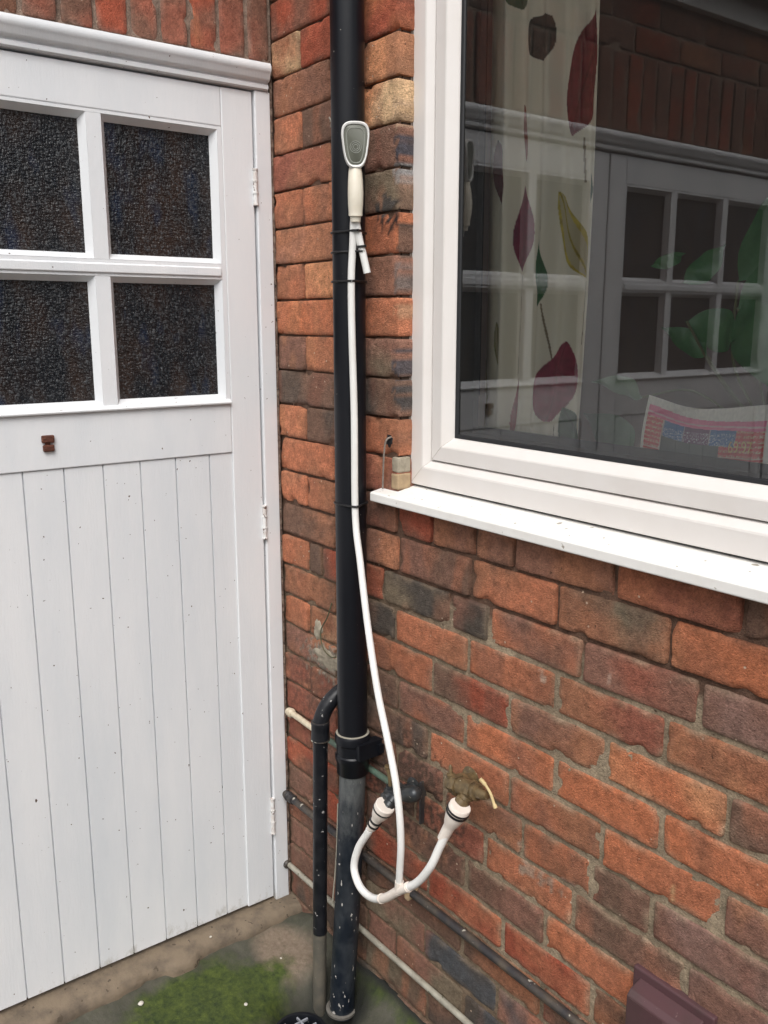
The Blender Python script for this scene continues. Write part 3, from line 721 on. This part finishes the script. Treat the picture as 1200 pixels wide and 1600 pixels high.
for base, tip, w, dr, sd_, mt in [
  ((.985,.24,1.50),(1.075,.20,1.64),.040,.1,(0,1,0),M_leaf), ((1.00,.22,1.46),(1.11,.19,1.53),.035,.15,(0,1,.2),M_leaf),
  ((.905,.23,1.44),(1.01,.20,1.41),.034,.2,(0,1,0),M_leaf), ((.90,.22,1.50),(.965,.23,1.555),.022,.1,(0,1,0),M_leaf),
  ((1.02,.21,1.47),(1.085,.20,1.34),.045,-.1,(0,1,0),M_leaf), ((.872,.17,1.318),(.765,.17,1.338),.019,.12,(0,1,.35),M_leaf2),
  ((.94,.24,1.385),(.865,.22,1.43),.020,.1,(0,1,0),M_leaf),
  ((.80,.24,1.20),(.70,.23,1.275),.040,.1,(0,1,0),M_leaf), ((1.09,.22,1.35),(1.16,.18,1.24),.045,-.1,(0,1,0),M_leaf), ((.83,.23,1.53),(.90,.22,1.545),.012,.1,(0,1,0),M_leaf),
  ((1.10,.23,1.60),(1.22,.20,1.70),.04,.1,(0,1,0),M_leaf), ((1.14,.22,1.44),(1.27,.2,1.40),.04,.1,(0,1,0),M_leaf)]:
    leafmesh(base, tip, w, dr, sd_, mt)
for a, c, e in [((1.03,.265,1.28),(.98,.25,1.38),(.985,.24,1.50)), ((1.02,.265,1.28),(.95,.25,1.36),(.905,.23,1.44)), ((1.04,.265,1.28),(1.03,.23,1.38),(1.0,.22,1.46)),
                ((1.0,.265,1.28),(.93,.22,1.33),(.872,.17,1.318)), ((1.05,.265,1.28),(1.06,.24,1.42),(1.10,.23,1.60)), ((1.05,.265,1.28),(1.10,.24,1.36),(1.14,.22,1.44)), ((1.02,.265,1.28),(.97,.24,1.35),(.94,.24,1.385))]:
    b = MB(); b.tube(spline([a, c, e], 6), .0022, 6); b.build('stem', M_stem, plant, True)
b = MB(); b.lathe((.835, .20, 1.1905), (.835, .20, 1.3), [(0, .001), (0, .026), (.003, .028), (.012, .044), (.028, .055), (.030, .055), (.028, .052), (.013, .041), (.006, .025), (.006, .001)], 40)
tag(b.build('bowl', dirty('grey_glaze', (.16,.19,.19), (.1,.12,.12), .2, .5, 10), None, True), 'shallow grey bowl left of the newspaper inside the window', 'bowl')

# ------------------------------------------------------------------ downpipe
dp = thing('downpipe', 'tall glossy black rainwater downpipe with older paint splashed lower length', 'drainpipe', (.347, -.045, 0))
b = MB(); b.tube([(.347, -.045, z) for z in (.575, 1, 1.5, 2, 2.6, 3.2)], .0312, 48); up_ = b.build('upper_pipe', M_black, dp, True)
b = MB(); b.lathe((.348, -.046, .50), (.348, -.046, .60), [(0, .0315), (.003, .0340), (.030, .0345), (.033, .0370), (.044, .0372), (.047, .0345), (.070, .0345), (.073, .0372), (.088, .0375), (.092, .0350), (.092, .0315)], 48)
b.box((.3705, -.060, .545), (.392, .002, .580)); b.box((.30, -.0135, .553), (.40, -.002, .572))
b.build('collar', M_black, dp, True)
b = MB(); b.lathe((.3475, -.0455, .590), (.3475, -.0455, .60), [(0, .0345), (.0, .0354), (.0022, .0354), (.003, .0318)], 48); b.build('sealant_ring', M_pale, dp, True)
lp = [(.350, -.047, .515), (.345, -.049, .40), (.338, -.052, .25), (.330, -.056, .10), (.321, -.059, -.03), (.317, -.060, -.105)]
b = MB(); b.tube(spline(lp, 5), .0282, 40); b.build('lower_pipe', M_iron, dp, True)
b = MB(); b.lathe((.3160, -.0605, -.098), (.3165, -.0602, -.07), [(0, .026), (0, .0345), (.006, .0350), (.0075, .0285), (.0075, .026)], 40); b.build('base_ring', dirty('grey_cement_ring', (.14,.13,.115), (.06,.055,.045), .8, .8, 60), dp, True)
b = MB(); b.tube([(.3192, -.0555+.006, 1.80), (.3188, -.0505+.002, 1.4), (.3190, -.052, 1.0), (.319, -.0535, .62)], .0012, 6)
b.tube([(.3245, -.0685, 1.800), (.3205, -.0600, 1.803), (.3192, -.0510, 1.798)], .0018, 6)
b.tube([(.3292, -.0745, 1.806), (.3310, -.0700, 1.797), (.3252, -.0690, 1.790)], .0014, 6)
b.build('paint_drip', dirty('dried_paint', (.40,.36,.30), (.20,.14,.10), .6, .9, 60), dp, True)
b = MB(); b.tube(spline([(.3195, -.066, .42), (.3135, -.066, .32), (.3075, -.068, .24), (.3035, -.070, .20), (.302, -.071, .165)], 4), .0016, 6); b.build('paint_drip', M_pale, dp, True)

# ------------------------------------------------------------------ waste pipe
wp = thing('waste_pipe', 'thin black waste pipe with a bend left of the downpipe, ending at the drain', 'waste pipe', (.284, -.085, 0))
b = MB(); b.tube([(.284, -.085, .575), (.280, -.085, .45), (.274, -.085, .25), (.269, -.085, .085)], .0160, 28); b.build('pipe', M_waste, wp, True)
b = MB(); b.tube([(.2688, -.085, .0845), (.265, -.085, -.03), (.256, -.085, -.24)], .0152, 28); b.build('pipe_end', M_waste_low, wp, True)
b = MB(); b.tube(spline([(.296, .01, .668), (.294, -.022, .667), (.291, -.050, .655), (.287, -.072, .632), (.2842, -.085, .600), (.284, -.085, .585)], 6), .0172, 28)
b.lathe((.284, -.085, .560), (.284, -.085, .61), [(0, .0162), (0, .0196), (.006, .0202), (.018, .0196), (.036, .0198), (.042, .0202), (.044, .0175)], 28); b.build('elbow', M_waste, wp, True)
b = MB(); b.lathe((.284, -.085, .5615), (.284, -.085, .6), [(0, .0195), (0, .0210), (.0022, .0210), (.0022, .0195)], 28); b.build('coupling_ring', M_conduit, wp, True)
b = MB(); b.lathe((.284, -.085, .6030), (.284, -.085, .7), [(0, .0172), (0, .0190), (.0016, .0190), (.0016, .0172)], 28); b.build('coupling_ring', M_conduit, wp, True)

# ------------------------------------------------------------------ small pipes along the wall
b = MB(); b.tube([(-.02, -.0125, .286), (.35, -.0125, .286), (.7, -.0125, .288), (1.2, -.0125, .288), (2.6, -.0125, .29)], .0085, 16)
cond = thing('wall_pipe', 'dark paint speckled pipe running along the brick wall, the middle one', 'pipe', (.9, -.012, .28))
b.build('pipe', M_conduit, cond, True)
for x in (.505, 1.01, 1.5):
    b = MB(); b.box((x-.007, -.025, .272), (x+.007, .006, .305)); b.build('pipe_clip', M_block if x < .7 else M_conduit, cond, bevel=.004)
b = MB(); b.lathe((.010, -.0125, .286), (.06, -.0125, .286), [(0, .004), (.002, .011), (.012, .0125), (.016, .010), (.022, .0118), (.034, .0118), (.036, .008)], 16); b.build('pipe_cap', M_conduit, cond, True)
low = thing('wall_pipe', 'pale cream pipe low on the brick wall, lowest of the wall pipes', 'pipe', (.9, -.01, .085))
b = MB(); b.tube([(-.02, -.0095, .0905), (.4, -.0095, .0925), (.62, -.0095, .0955), (1.2, -.0095, .10), (2.6, -.0095, .11)], .0066, 16); b.build('pipe', M_pale, low, True)
b = MB(); b.lathe((-.004, -.0125, .0905), (.06, -.0125, .0905), [(0, .004), (.002, .010), (.012, .011), (.016, .008)], 16); b.build('pipe_cap', M_conduit, low, True)
sup = thing('water_pipe', 'thin water pipe on the wall feeding the left tap, its near end painted cream', 'pipe', (.2, -.012, .5))
b = MB(); b.tube([(.150, -.0125, .511), (.3, -.0125, .506), (.42, -.0125, .503), (.455, -.0135, .503), (.475, -.025, .508), (.487, -.045, .514)], .0068, 14); b.build('copper_run', M_green, sup, True)
b = MB(); b.tube([(.040, -.0125, .516), (.09, -.0125, .514), (.151, -.0125, .5112)], .0072, 14); b.lathe((.028, -.013, .516), (.10, -.013, .514), [(0, .003), (.001, .009), (.012, .0115), (.018, .0115), (.022, .0078)], 16); b.build('cream_stub', M_cream, sup, True)

# ------------------------------------------------------------------ taps
tap1 = thing('garden_tap', 'dark garden tap beside the downpipe with a white rubber connector pushed on', 'tap', (.51, 0, .52))
b = MB()
b.lathe((.500, .0, .519), (.500, -.075, .519), [(0, .019), (.004, .019), (.005, .010), (.045, .010), (.048, .0135), (.066, .0140), (.078, .010), (.080, .002)], 20)
b.lathe((.498, -.060, .505), (.498, -.060, .560), [(0, .006), (.002, .013), (.026, .013), (.028, .009), (.034, .009)], 18)
b.lathe((.512, -.060, .520), (.512, -.0945, .492), [(0, .011), (.012, .0105), (.014, .0125), (.022, .0125), (.023, .0095), (.034, .0095)], 18)
b.lathe((.500, -.030, .519), (.500, -.075, .519), [(0, .008), (0, .0165), (.010, .0165), (.010, .008)], 6)
b.build('body', M_darkmetal, tap1, True)
b = MB(); b.lathe((.507, -.060, .523), (.583, -.052, .556), [(0, .008), (.030, .008), (.032, .013), (.040, .0155), (.048, .0165), (.060, .0165), (.070, .0145), (.077, .008), (.078, .001)], 20); b.build('knob', M_darkmetal, tap1, True)
b = MB(); b.tube([(.498, -.060, .535), (.496, -.060, .556), (.489, -.060, .572)], .0042, 10); b.lathe((.4865, -.060, .570), (.490, -.060, .580), [(0, .002), (.001, .0062), (.007, .0062), (.008, .002)], 12); b.build('spindle', M_brass, tap1, True)
b = MB(); b.box((.529, -.012, .452), (.5335, .004, .545)); b.build('back_plate', M_conduit, tap1, bevel=.0015)
tap2 = thing('garden_tap', 'tarnished brass garden tap with a yellow lever handle, right of the dark tap', 'tap', (.70, 0, .62))
b = MB()
b.lathe((.668, .002, .607), (.684, -.058, .622), [(0, .020), (.004, .020), (.005, .012), (.030, .012), (.034, .016), (.050, .016), (.056, .013), (.062, .002)], 20)
b.lathe((.672, -.060, .622), (.772, -.058, .638), [(0, .004), (.002, .0125), (.016, .0135), (.030, .0155), (.052, .0160), (.060, .0130), (.064, .0155), (.076, .0155), (.078, .0105), (.092, .0095), (.100, .0070), (.101, .001)], 20)
b.lathe((.728, -.060, .625), (.716, -.088, .592), [(0, .011), (.014, .0112), (.016, .0135), (.026, .0135), (.027, .010), (.044, .010)], 18)
b.lathe((.690, -.060, .625), (.772, -.058, .638), [(0, .010), (0, .0190), (.011, .0190), (.011, .010)], 6); b.lathe((.730, -.0595, .6312), (.772, -.058, .638), [(0, .010), (0, .0185), (.009, .0185), (.009, .010)], 6)
b.build('body', M_brass, tap2, True)
b = MB(); b.lathe((.668, .003, .607), (.668, -.01, .607), [(0, .002), (0, .027), (.003, .027), (.006, .022), (.006, .002)], 28); b.build('wall_plate', M_brass, tap2, True)
b = MB(); b.lathe((.680, -.060, .606), (.676, -.060, .658), [(0, .003), (.001, .007), (.008, .0075), (.010, .005), (.024, .005), (.026, .0085), (.034, .0085), (.036, .004), (.048, .0035), (.052, .001)], 14); b.build('spindle', M_brass, tap2, True)
b = MB(); b.tube(spline([(.760, -.066, .668), (.768, -.062, .660), (.780, -.060, .648), (.790, -.060, .632), (.794, -.060, .626)], 5), [.0036]*6+[.0026]*10+[.0036]*5, 10); b.build('lever_handle', M_yellow, tap2, True)

# ------------------------------------------------------------------ shower hose
sh = thing('shower_hose', 'white push on tap shower hose with grey faced spray head strapped to the black downpipe', 'shower hose', (.50, -.10, .35))
HR = .0068
hpts = [(.3930,-.0655,1.626),(.3868,-.0640,1.5755),(.3835,-.0655,1.5167),(.3835,-.0650,1.4186),(.3850,-.0620,1.262),(.3850,-.0610,1.070),(.414,-.070,.978),(.459,-.085,.863),(.510,-.100,.753),(.555,-.112,.682),(.593,-.122,.617),(.613,-.127,.557),(.618,-.127,.494),(.611,-.124,.435),(.603,-.120,.394)]
b = MB(); b.tube(spline(hpts, 8), HR, 18); b.build('riser_hose', M_hose, sh, True)
b = MB(); b.tube(spline([(.3945,-.0640,1.630),(.3955,-.0560,1.590),(.3985,-.0490,1.560),(.4030,-.0430,1.527)], 6), .0068, 18); b.build('hose_offcut', M_hose, sh, True)
lpts = [(.474,-.094,.443),(.469,-.095,.433),(.444,-.100,.390),(.435,-.105,.343),(.462,-.110,.316),(.509,-.115,.319),(.558,-.120,.347),(.602,-.120,.387),(.649,-.115,.427),(.682,-.110,.475),(.695,-.100,.516),(.706,-.092,.550),(.712,-.090,.560)]
b = MB(); b.tube(spline(lpts, 8), .0078, 18); b.build('loop_hose', M_hose, sh, True)
sp = spline(lpts, 8)
def on(i): return sp[i]
b = MB(); b.tube(sp[46:62], .0088, 18); b.tube([(.603,-.120,.384),(.6045,-.1205,.400),(.606,-.121,.410)], .0083, 18)
b.lathe(sp[46], sp[49], [(0, .0080), (0, .0098), (.004, .0098), (.004, .0080)], 18); b.lathe(sp[60], sp[63], [(0, .0080), (0, .0098), (.004, .0098), (.004, .0080)], 18)
b.build('tee_joint', M_offwhite, sh, True)
def connector(p0, p1, bands, long_neck):
    p0, p1 = Vector(p0), Vector(p1); L = (p1-p0).length
    prof = [(0, .0150), (0, .0185), (.002, .0200), (.014, .0200), (.0155, .0186), (.022, .0186), (.026, .0182), (.040, .0150), (.050, .0112), (.054, .0108), (.066, .0104), (.080, .0100), (.084, .0098)]
    if not long_neck: prof = [(t_*.86, r_) for t_, r_ in prof]
    b = MB(); b.lathe(p0, p1, prof, 28); c = b.build('tap_connector', M_offwhite, sh, True)
    d = (p1-p0).normalized()
    for t_, r_ in bands:
        b = MB(); b.lathe(p0+d*t_, p1, [(0, r_-.003), (0, r_), (.0032, r_+.0004), (.0036, r_), (.0036, r_-.003)], 28); b.build('black_band', M_tie, c, True)
connector((.5135,-.0835,.512), (.470,-.0948,.434), [(.0115, .0204), (.047, .0128), (.060, .0122)], False)
connector((.730,-.082,.6095), (.7015,-.0925,.544), [(.0085, .0211), (.0155, .0205)], True)
# cable ties holding the hose to the pipe
def tie(z, hx, hy, tz=0):
    cx, cy, r = .347, -.045, .0325; a0 = math.atan2(hy-cy, hx-cx); pts = []
    for k in range(41):
        a = a0 + 2*math.pi*k/40; dd = abs((a-a0+math.pi) % (2*math.pi)-math.pi)
        rr = r + max(0, (math.hypot(hx-cx, hy-cy)+HR+.0012-r))*math.exp(-(dd/.30)**2); pts.append((cx+rr*math.cos(a), cy+rr*math.sin(a), z+tz*math.sin(a)))
    b = MB(); b.tube(pts, .0022, 8, False); b.build('cable_tie', M_tie, sh, True)
tie(1.513, .3835, -.0655); tie(1.086, .385, -.061); tie(1.602, .397, -.062); tie(1.566, .396, -.052)
b = MB(); b.lathe((.3972,-.0515,1.5765),(.3980,-.0495,1.560), [(0,.007),(0,.0092),(.004,.0092),(.004,.007)], 16); b.build('black_band', M_tie, sh, True)
# spray head: local frame x right (along the pipe face), n outward to the camera side, z up
n = Vector((.862, -.507, 0)).normalized(); rx = Vector((.507, .862, 0)).normalized(); up = Vector((0, 0, 1))
def headpoly(w, h, taper, npt=40, rnd=3.2):
    out = []
    for k in range(npt):
        a = 2*math.pi*k/npt; c, s = math.cos(a), math.sin(a)
        u = math.copysign(abs(c)**(2/rnd), c); v = math.copysign(abs(s)**(2/rnd), s)
        out.append((u*w/2*(1+taper*v), v*h/2))
    return out
def headloop(base, scale_list, w, h, taper):
    """stack of outlines: (scale, depth)"""
    V = []; npt = 40
    for s_, d_ in scale_list:
        for u, v in headpoly(w*s_, h*(1-(1-s_)*.9), taper): V.append(base + rx*u + up*v + n*d_)
    F = [(i*npt+k, i*npt+(k+1) % npt, (i+1)*npt+(k+1) % npt, (i+1)*npt+k) for i in range(len(scale_list)-1) for k in range(npt)]
    F += [tuple(range(npt)), tuple(range((len(scale_list)-1)*npt, len(scale_list)*npt))]
    return V, F
hb = Vector((.3985, -.0655, 1.7475)) 
b = MB(); V, F = headloop(hb, [(.55, -.012), (.80, -.008), (.96, .000), (1.0, .006), (.985, .0105), (.93, .0125), (.86, .0115), (.83, .0085), (.82, .0075)],   .0475, .080, .22); b.add(V, F)
head = b.build('spray_head', M_hose, sh, True)
b = MB(); V, F = headloop(hb - up*.0005, [(.84, .0070), (.82, .0092), (.80, .0098)], .0475, .081, .22); b.add(V, F); fp = b.build('spray_face', M_greyface, head, True)
M_ringg = plain('grey_ring', (.26, .27, .24), .35)
b = MB(); ring = [hb - up*.001 + rx*u + up*v + n*.0098 for u, v in headpoly(.030, .059, .22)]; b.tube(ring + ring[:1], .0008, 6, False)
for a_ in range(3):
    rr = .004+.003*a_; b.tube([hb - up*.004 + n*.0099 + rx*(rr*math.cos(q)) + up*(rr*math.sin(q)) for q in [2*math.pi*k/20 for k in range(21)]], .0006, 6, False)
b.build('nozzle_rings', M_ringg, head, True)
b = MB(); hp = [hb + up*v + n*d for v, d in ((-.034, -.001), (-.046, -.001), (-.060, .001), (-.080, .003), (-.100, .0015), (-.112, 0), (-.120, 0), (-.1215, -.001), (-.131, -.001))]
b.tube(hp, [.0105, .0125, .0135, .0142, .0138, .0128, .0128, .0100, .0090], 24); b.build('handle', M_ivory, head, True)

# ------------------------------------------------------------------ nail wire, vent
b = MB(); b.tube(spline([(.424, .004, 1.222), (.421, -.012, 1.216), (.4165, -.014, 1.19), (.411, -.012, 1.155), (.404, -.008, 1.118)], 5), .0019, 8)
tag(b.build('bent_wire', dirty('galvanised_wire', (.25,.22,.19), (.12,.07,.05), .5, .8, 90), None, True), 'bent rusty wire hanging from a hole in the brick just above the window sill end', 'wire')
b = MB(); b.tube(spline([(.215, -.006, .835), (.205, -.012, .80), (.175, -.010, .760), (.185, -.012, .725), (.215, -.012, .712), (.235, -.01, .716)], 6), .0016, 6)
tag(b.build('thin_cable', dirty('old_green_wire', (.10,.085,.045), (.05,.08,.04), .6, .8, 60), None, True), 'thin greenish cable looping over the cement patch left of the downpipe', 'cable')
vent = thing('air_vent', 'purple brown moulded air vent cover low on the brick wall', 'vent', (1.12, 0, .38))
b = MB(); b.box((1.054, -.010, .290), (1.196, .006, .462)); fl = b.build('flange', M_vent, vent, bevel=.003)
b = MB(); b.prism([(-.009, .448), (-.034, .442), (-.042, .434), (-.042, .305), (-.009, .302)], (1.068, 0, 0), (0, 1, 0), (0, 0, 1), (.112, 0, 0)); b.build('hood', M_vent, vent, bevel=.002)
b = MB(); b.box((1.074, -.0425, .425), (1.174, -.0405, .432)); b.build('rib', M_vent, vent)

# ------------------------------------------------------------------ ground, step, drain, moss
def gz(x, y):
    z = -.040
    z += (.038*math.exp(-((y/.030)**2)) if y < 0 else .038)*min(1, max(0, (x-.055)/.05))
    z += .020*math.exp(-(((x-.03)/.05)**2))
    d = math.hypot(x-.331, y+.180)
    z -= .055*math.exp(-(d/.10)**2) + .075*math.exp(-(math.hypot(x-.315, y+.125)/.085)**4)
    if d < .052: z -= .10
    d2 = math.hypot(x-.317, y+.060)
    z -= .03*math.exp(-(d2/.05)**4)
    z -= .012*min(1, max(0, (-y-.3)/1.5))
    z += .004*noise.noise(Vector((x*9, y*9, 0))) + .002*noise.noise(Vector((x*40, y*40, 5))) 
    return z
xs = sorted(set([-3.0, -1.0, -.3] + [round(-.06+.006*i, 4) for i in range(110)] + [.62, .7, .8, 1.0, 1.4, 2, 3, 5, 9, 20, 60]))
ys_ = sorted(set([-60, -20, -9, -5, -3, -2, -1.5, -1.1, -.95, -.9] + [round(-.84+.006*i, 4) for i in range(141)] + [.006, .05, .4, 3, 9]))
V = []; C = []
for y in ys_:
    for x in xs:
        near = -.1 < x < .7 and -1 < y < .02
        V.append((x, y, gz(x, y) if near else -.045))
        n1 = noise.noise(Vector((x*14, y*14, 2))); n2 = noise.noise(Vector((x*45, y*45, 9)))
        # moss factor: patch along the drain approach, and along the wall foot
        m_ = 1.15 - (((x-.19)/.13)**2 + ((y+.33)/.21)**2)
        m_ = max(m_, .55 - ((x-.30)/.16)**2*1.4 - ((y+.25)/.12)**2, .5 - abs(y+.015)/.05 - max(0, .33-x)*6)
        tan = 1 - (((x-.135)/.10)**2 + ((y+.10)/.085)**2)
        dark_foot = 1.3 - math.hypot((x-.325)/.085, (y+.105)/.10); dark_foot = max(dark_foot, 1 - abs(y)/.02 - max(0, .25-x)*5)  # near-black tone round the pipe feet and along the wall foot
        C.append((min(1, max(0, m_*1.2+n1*.75+n2*.35)), min(1, max(0, tan*1.6+n1*.5)), min(1, max(0, dark_foot*1.6+n1*.6))))
W = len(xs); F = [(j*W+i, j*W+i+1, (j+1)*W+i+1, (j+1)*W+i) for j in range(len(ys_)-1) for i in range(W-1)]
me = bpy.data.meshes.new('ground'); me.from_pydata(V, [], F); ca = me.color_attributes.new('Mask', 'FLOAT_COLOR', 'POINT')
arr = np.ones((len(V), 4), dtype=np.float32); arr[:, :3] = np.array(C); ca.data.foreach_set('color', arr.ravel())
m, t, bs = nodes('mossy_concrete'); co = coords(t); at = N(t, 'ShaderNodeAttribute', attribute_name='Mask'); se = t.nodes.new('ShaderNodeSeparateColor'); t.links.new(at.outputs['Color'], se.inputs[0])
c = mixc(t, ramp(t, noisef(t, co, 22, 8, .7), .35, .7), (.040, .040, .027), (.085, .080, .060))
c = mixc(t, ramp(t, noisef(t, co, 150, 4, .7), .62, .72), c, (.05, .045, .035))
tanc = mixc(t, ramp(t, noisef(t, co, 90, 6, .7), .3, .7), (.13, .095, .066), (.235, .18, .135))
c = mixc(t, se.outputs[1], c, tanc)
mossc = mixc(t, ramp(t, noisef(t, co, 60, 6, .75), .35, .68), (.014, .028, .004), (.072, .098, .012))
pm = N(t, 'ShaderNodeMath', operation='ADD'); t.links.new(se.outputs[0], pm.inputs[0]); sub = N(t, 'ShaderNodeMath', operation='MULTIPLY_ADD'); t.links.new(noisef(t, co, 80, 6, .7), sub.inputs[0]); sub.inputs[1].default_value = .8; sub.inputs[2].default_value = -.4
t.links.new(sub.outputs[0], pm.inputs[1]); c = mixc(t, ramp(t, pm.outputs[0], .0, .75), c, mossc)
c = mixc(t, se.outputs[2], c, (.010, .011, .008))
t.links.new(c, bs.inputs['Base Color']); bs.inputs['Roughness'].default_value = .8
bump(t, bs, noisef(t, co, 110, 8, .75), .6, .004)
M_ground = m
g = put('ground', me, None, m, True); tag(g, kind='structure')
# worn concrete step under the door
V = []; ns = 170
for i in range(ns+1):
    y = .01 - 2.4*i/ns
    e = .052 + .010*noise.noise(Vector((y*11, 3, 0))) + .006*noise.noise(Vector((y*40, 1, 0))) + (.012 if -.36 < y < -.30 else 0) + .02*max(0, -y-.3)
    for x, z in ((-.12, .0045), (-.02, .0035), (e*.35, .001), (e*.75, -.002+.003*noise.noise(Vector((y*30, 0, 0)))), (e, -.009), (e+.004, -.022), (e+.006, -.06)):
        V.append((x, y, z + .002*noise.noise(Vector((x*60, y*60, 2)))))
F = [(i*7+k, i*7+k+1, (i+1)*7+k+1, (i+1)*7+k) for i in range(ns) for k in range(6)]
M_step = dirty('worn_step_concrete', (.185, .142, .098), (.070, .055, .042), .85, 1.0, 20, (.075, .056, .038), 60, .66, .9, 120)
me = bpy.data.meshes.new('doorstep'); me.from_pydata(V, [], F); st = put('doorstep', me, None, M_step, True); tag(st, 'worn chipped concrete step running under the garage door', 'step')
st.data.flip_normals()
# gully
gl_ = thing('drain_gully', 'black round drain gully with broken white plastic grid at the foot of the pipes', 'drain', (.331, -.180, -.09))
b = MB(); b.lathe((.331, -.180, -.215), (.331, -.180, -.05), [(0, .001), (0, .046), (.115, .050), (.124, .050), (.126, .058), (.132, .059), (.132, .053), (.118, .046), (.008, .044), (.008, .001)], 36); b.build('gully_pot', M_black, gl_, True)
M_wplas = dirty('dirty_white_plastic', (.26, .27, .30), (.02, .02, .02), .4, 1.0, 55)
b = MB()
for k in (-2, 0, 1, 3):
    h = math.sqrt(max(0, .042**2-(k*.012)**2)); b.box((.331+k*.012-.002, -.180-h, -.0875), (.331+k*.012+.002, -.180+h, -.082))
for k in (-1, 1):
    h = math.sqrt(max(0, .042**2-(k*.016)**2)); b.box((.331-h, -.180+k*.016-.002, -.0865+.0002), (.331+h, -.180+k*.016+.002, -.0815))
b.build('grid', M_wplas, gl_)
# moss tufts (uncountable)
M_moss = dirty('moss', (.032, .050, .009), (.012, .022, .005), .95, .9, 60, (.06, .085, .016), 200, .64, 0)
b = MB(); rnd = random.Random(3)
def tuft(x, y, s):
    z = gz(x, y); k = rnd.randint(3, 5)
    for _ in range(k):
        a = rnd.uniform(0, 6.28); r_ = s*rnd.uniform(.4, 1); dx, dy = math.cos(a)*r_, math.sin(a)*r_; w = s*.28; px_, py_ = -math.sin(a)*w, math.cos(a)*w
        b.add([(x+px_, y+py_, z-.0005), (x-px_, y-py_, z-.0005), (x+dx*.6-px_*.7, y+dy*.6-py_*.7, z+s*.55), (x+dx, y+dy, z+s*rnd.uniform(.45, .9)), (x+dx*.6+px_*.7, y+dy*.6+py_*.7, z+s*.55)], [(0, 1, 2, 3, 4)])
for _ in range(4200):
    r_ = rnd.random(); 
    if r_ < .62: x, y = rnd.gauss(.20, .07), rnd.gauss(-.32, .11)
    elif r_ < .85: x, y = rnd.uniform(.36, .66), -abs(rnd.gauss(.0, .035))-.004
    else: x, y = rnd.gauss(.33, .06), rnd.gauss(-.22, .07)
    if x < .075 or math.hypot(x-.331, y+.180) < .062 or y > -.006: continue
    if noise.noise(Vector((x*30, y*30, 4))) < -.15: continue
    tuft(x, y, rnd.uniform(.0006, .0015))
o = b.build('moss', M_moss); tag(o, kind='stuff')
# a few pale grit stones on the moss
for i, (x, y, s) in enumerate(((.225, -.255, .0042), (.095, -.445, .0065), (.036, -.245, .0030), (.150, -.12, .0025))):
    bm = bmesh.new(); bmesh.ops.create_icosphere(bm, subdivisions=2, radius=s)
    for v in bm.verts: v.co *= 1+.25*noise.noise(v.co*200+Vector((i, 0, 0))); v.co.z *= .55
    z = gz(x, y)+s*.4 if x > .07 else .004+s*.3
    bmesh.ops.translate(bm, verts=bm.verts, vec=(x, y, z)); me = bpy.data.meshes.new('pebble'); bm.to_mesh(me); bm.free()
    o = put('pebble', me, None, plain('pale_stone', (.55, .52, .46), .8), True)
    tag(o, ['small white pebble on the green moss', 'larger flat pale pebble on bare concrete near the step', 'tiny pale pebble on the concrete step', 'tiny pale pebble on the tan concrete near the wall'][i], 'pebble', 'pale pebbles on the ground')

# ------------------------------------------------------------------ neighbouring wall across the yard (seen only in reflections)
def far_brick():
    m, t, bs = nodes('far_brick'); br = N(t, 'ShaderNodeTexBrick', Scale=4.4); t.links.new(coords(t, (1, 1, 1)), br.inputs['Vector'])
    mp = t.nodes.new('ShaderNodeMapping'); mp.inputs['Rotation'].default_value = (R(90), 0, R(90)); t.links.new(coords(t), mp.inputs[0]); t.links.new(mp.outputs[0], br.inputs['Vector'])
    br.inputs['Color1'].default_value = (.22, .07, .04, 1); br.inputs['Color2'].default_value = (.11, .05, .04, 1); br.inputs['Mortar'].default_value = (.2, .17, .13, 1)
    t.links.new(br.outputs['Color'], bs.inputs['Base Color']); bs.inputs['Roughness'].default_value = .9; return m
nb = MB(); nb.box((6.2, -7, -.1), (6.45, 3.5, 2.9)); tag(nb.build('boundary_wall', far_brick()), 'tall dark red brick boundary wall across the yard behind the camera', 'wall')
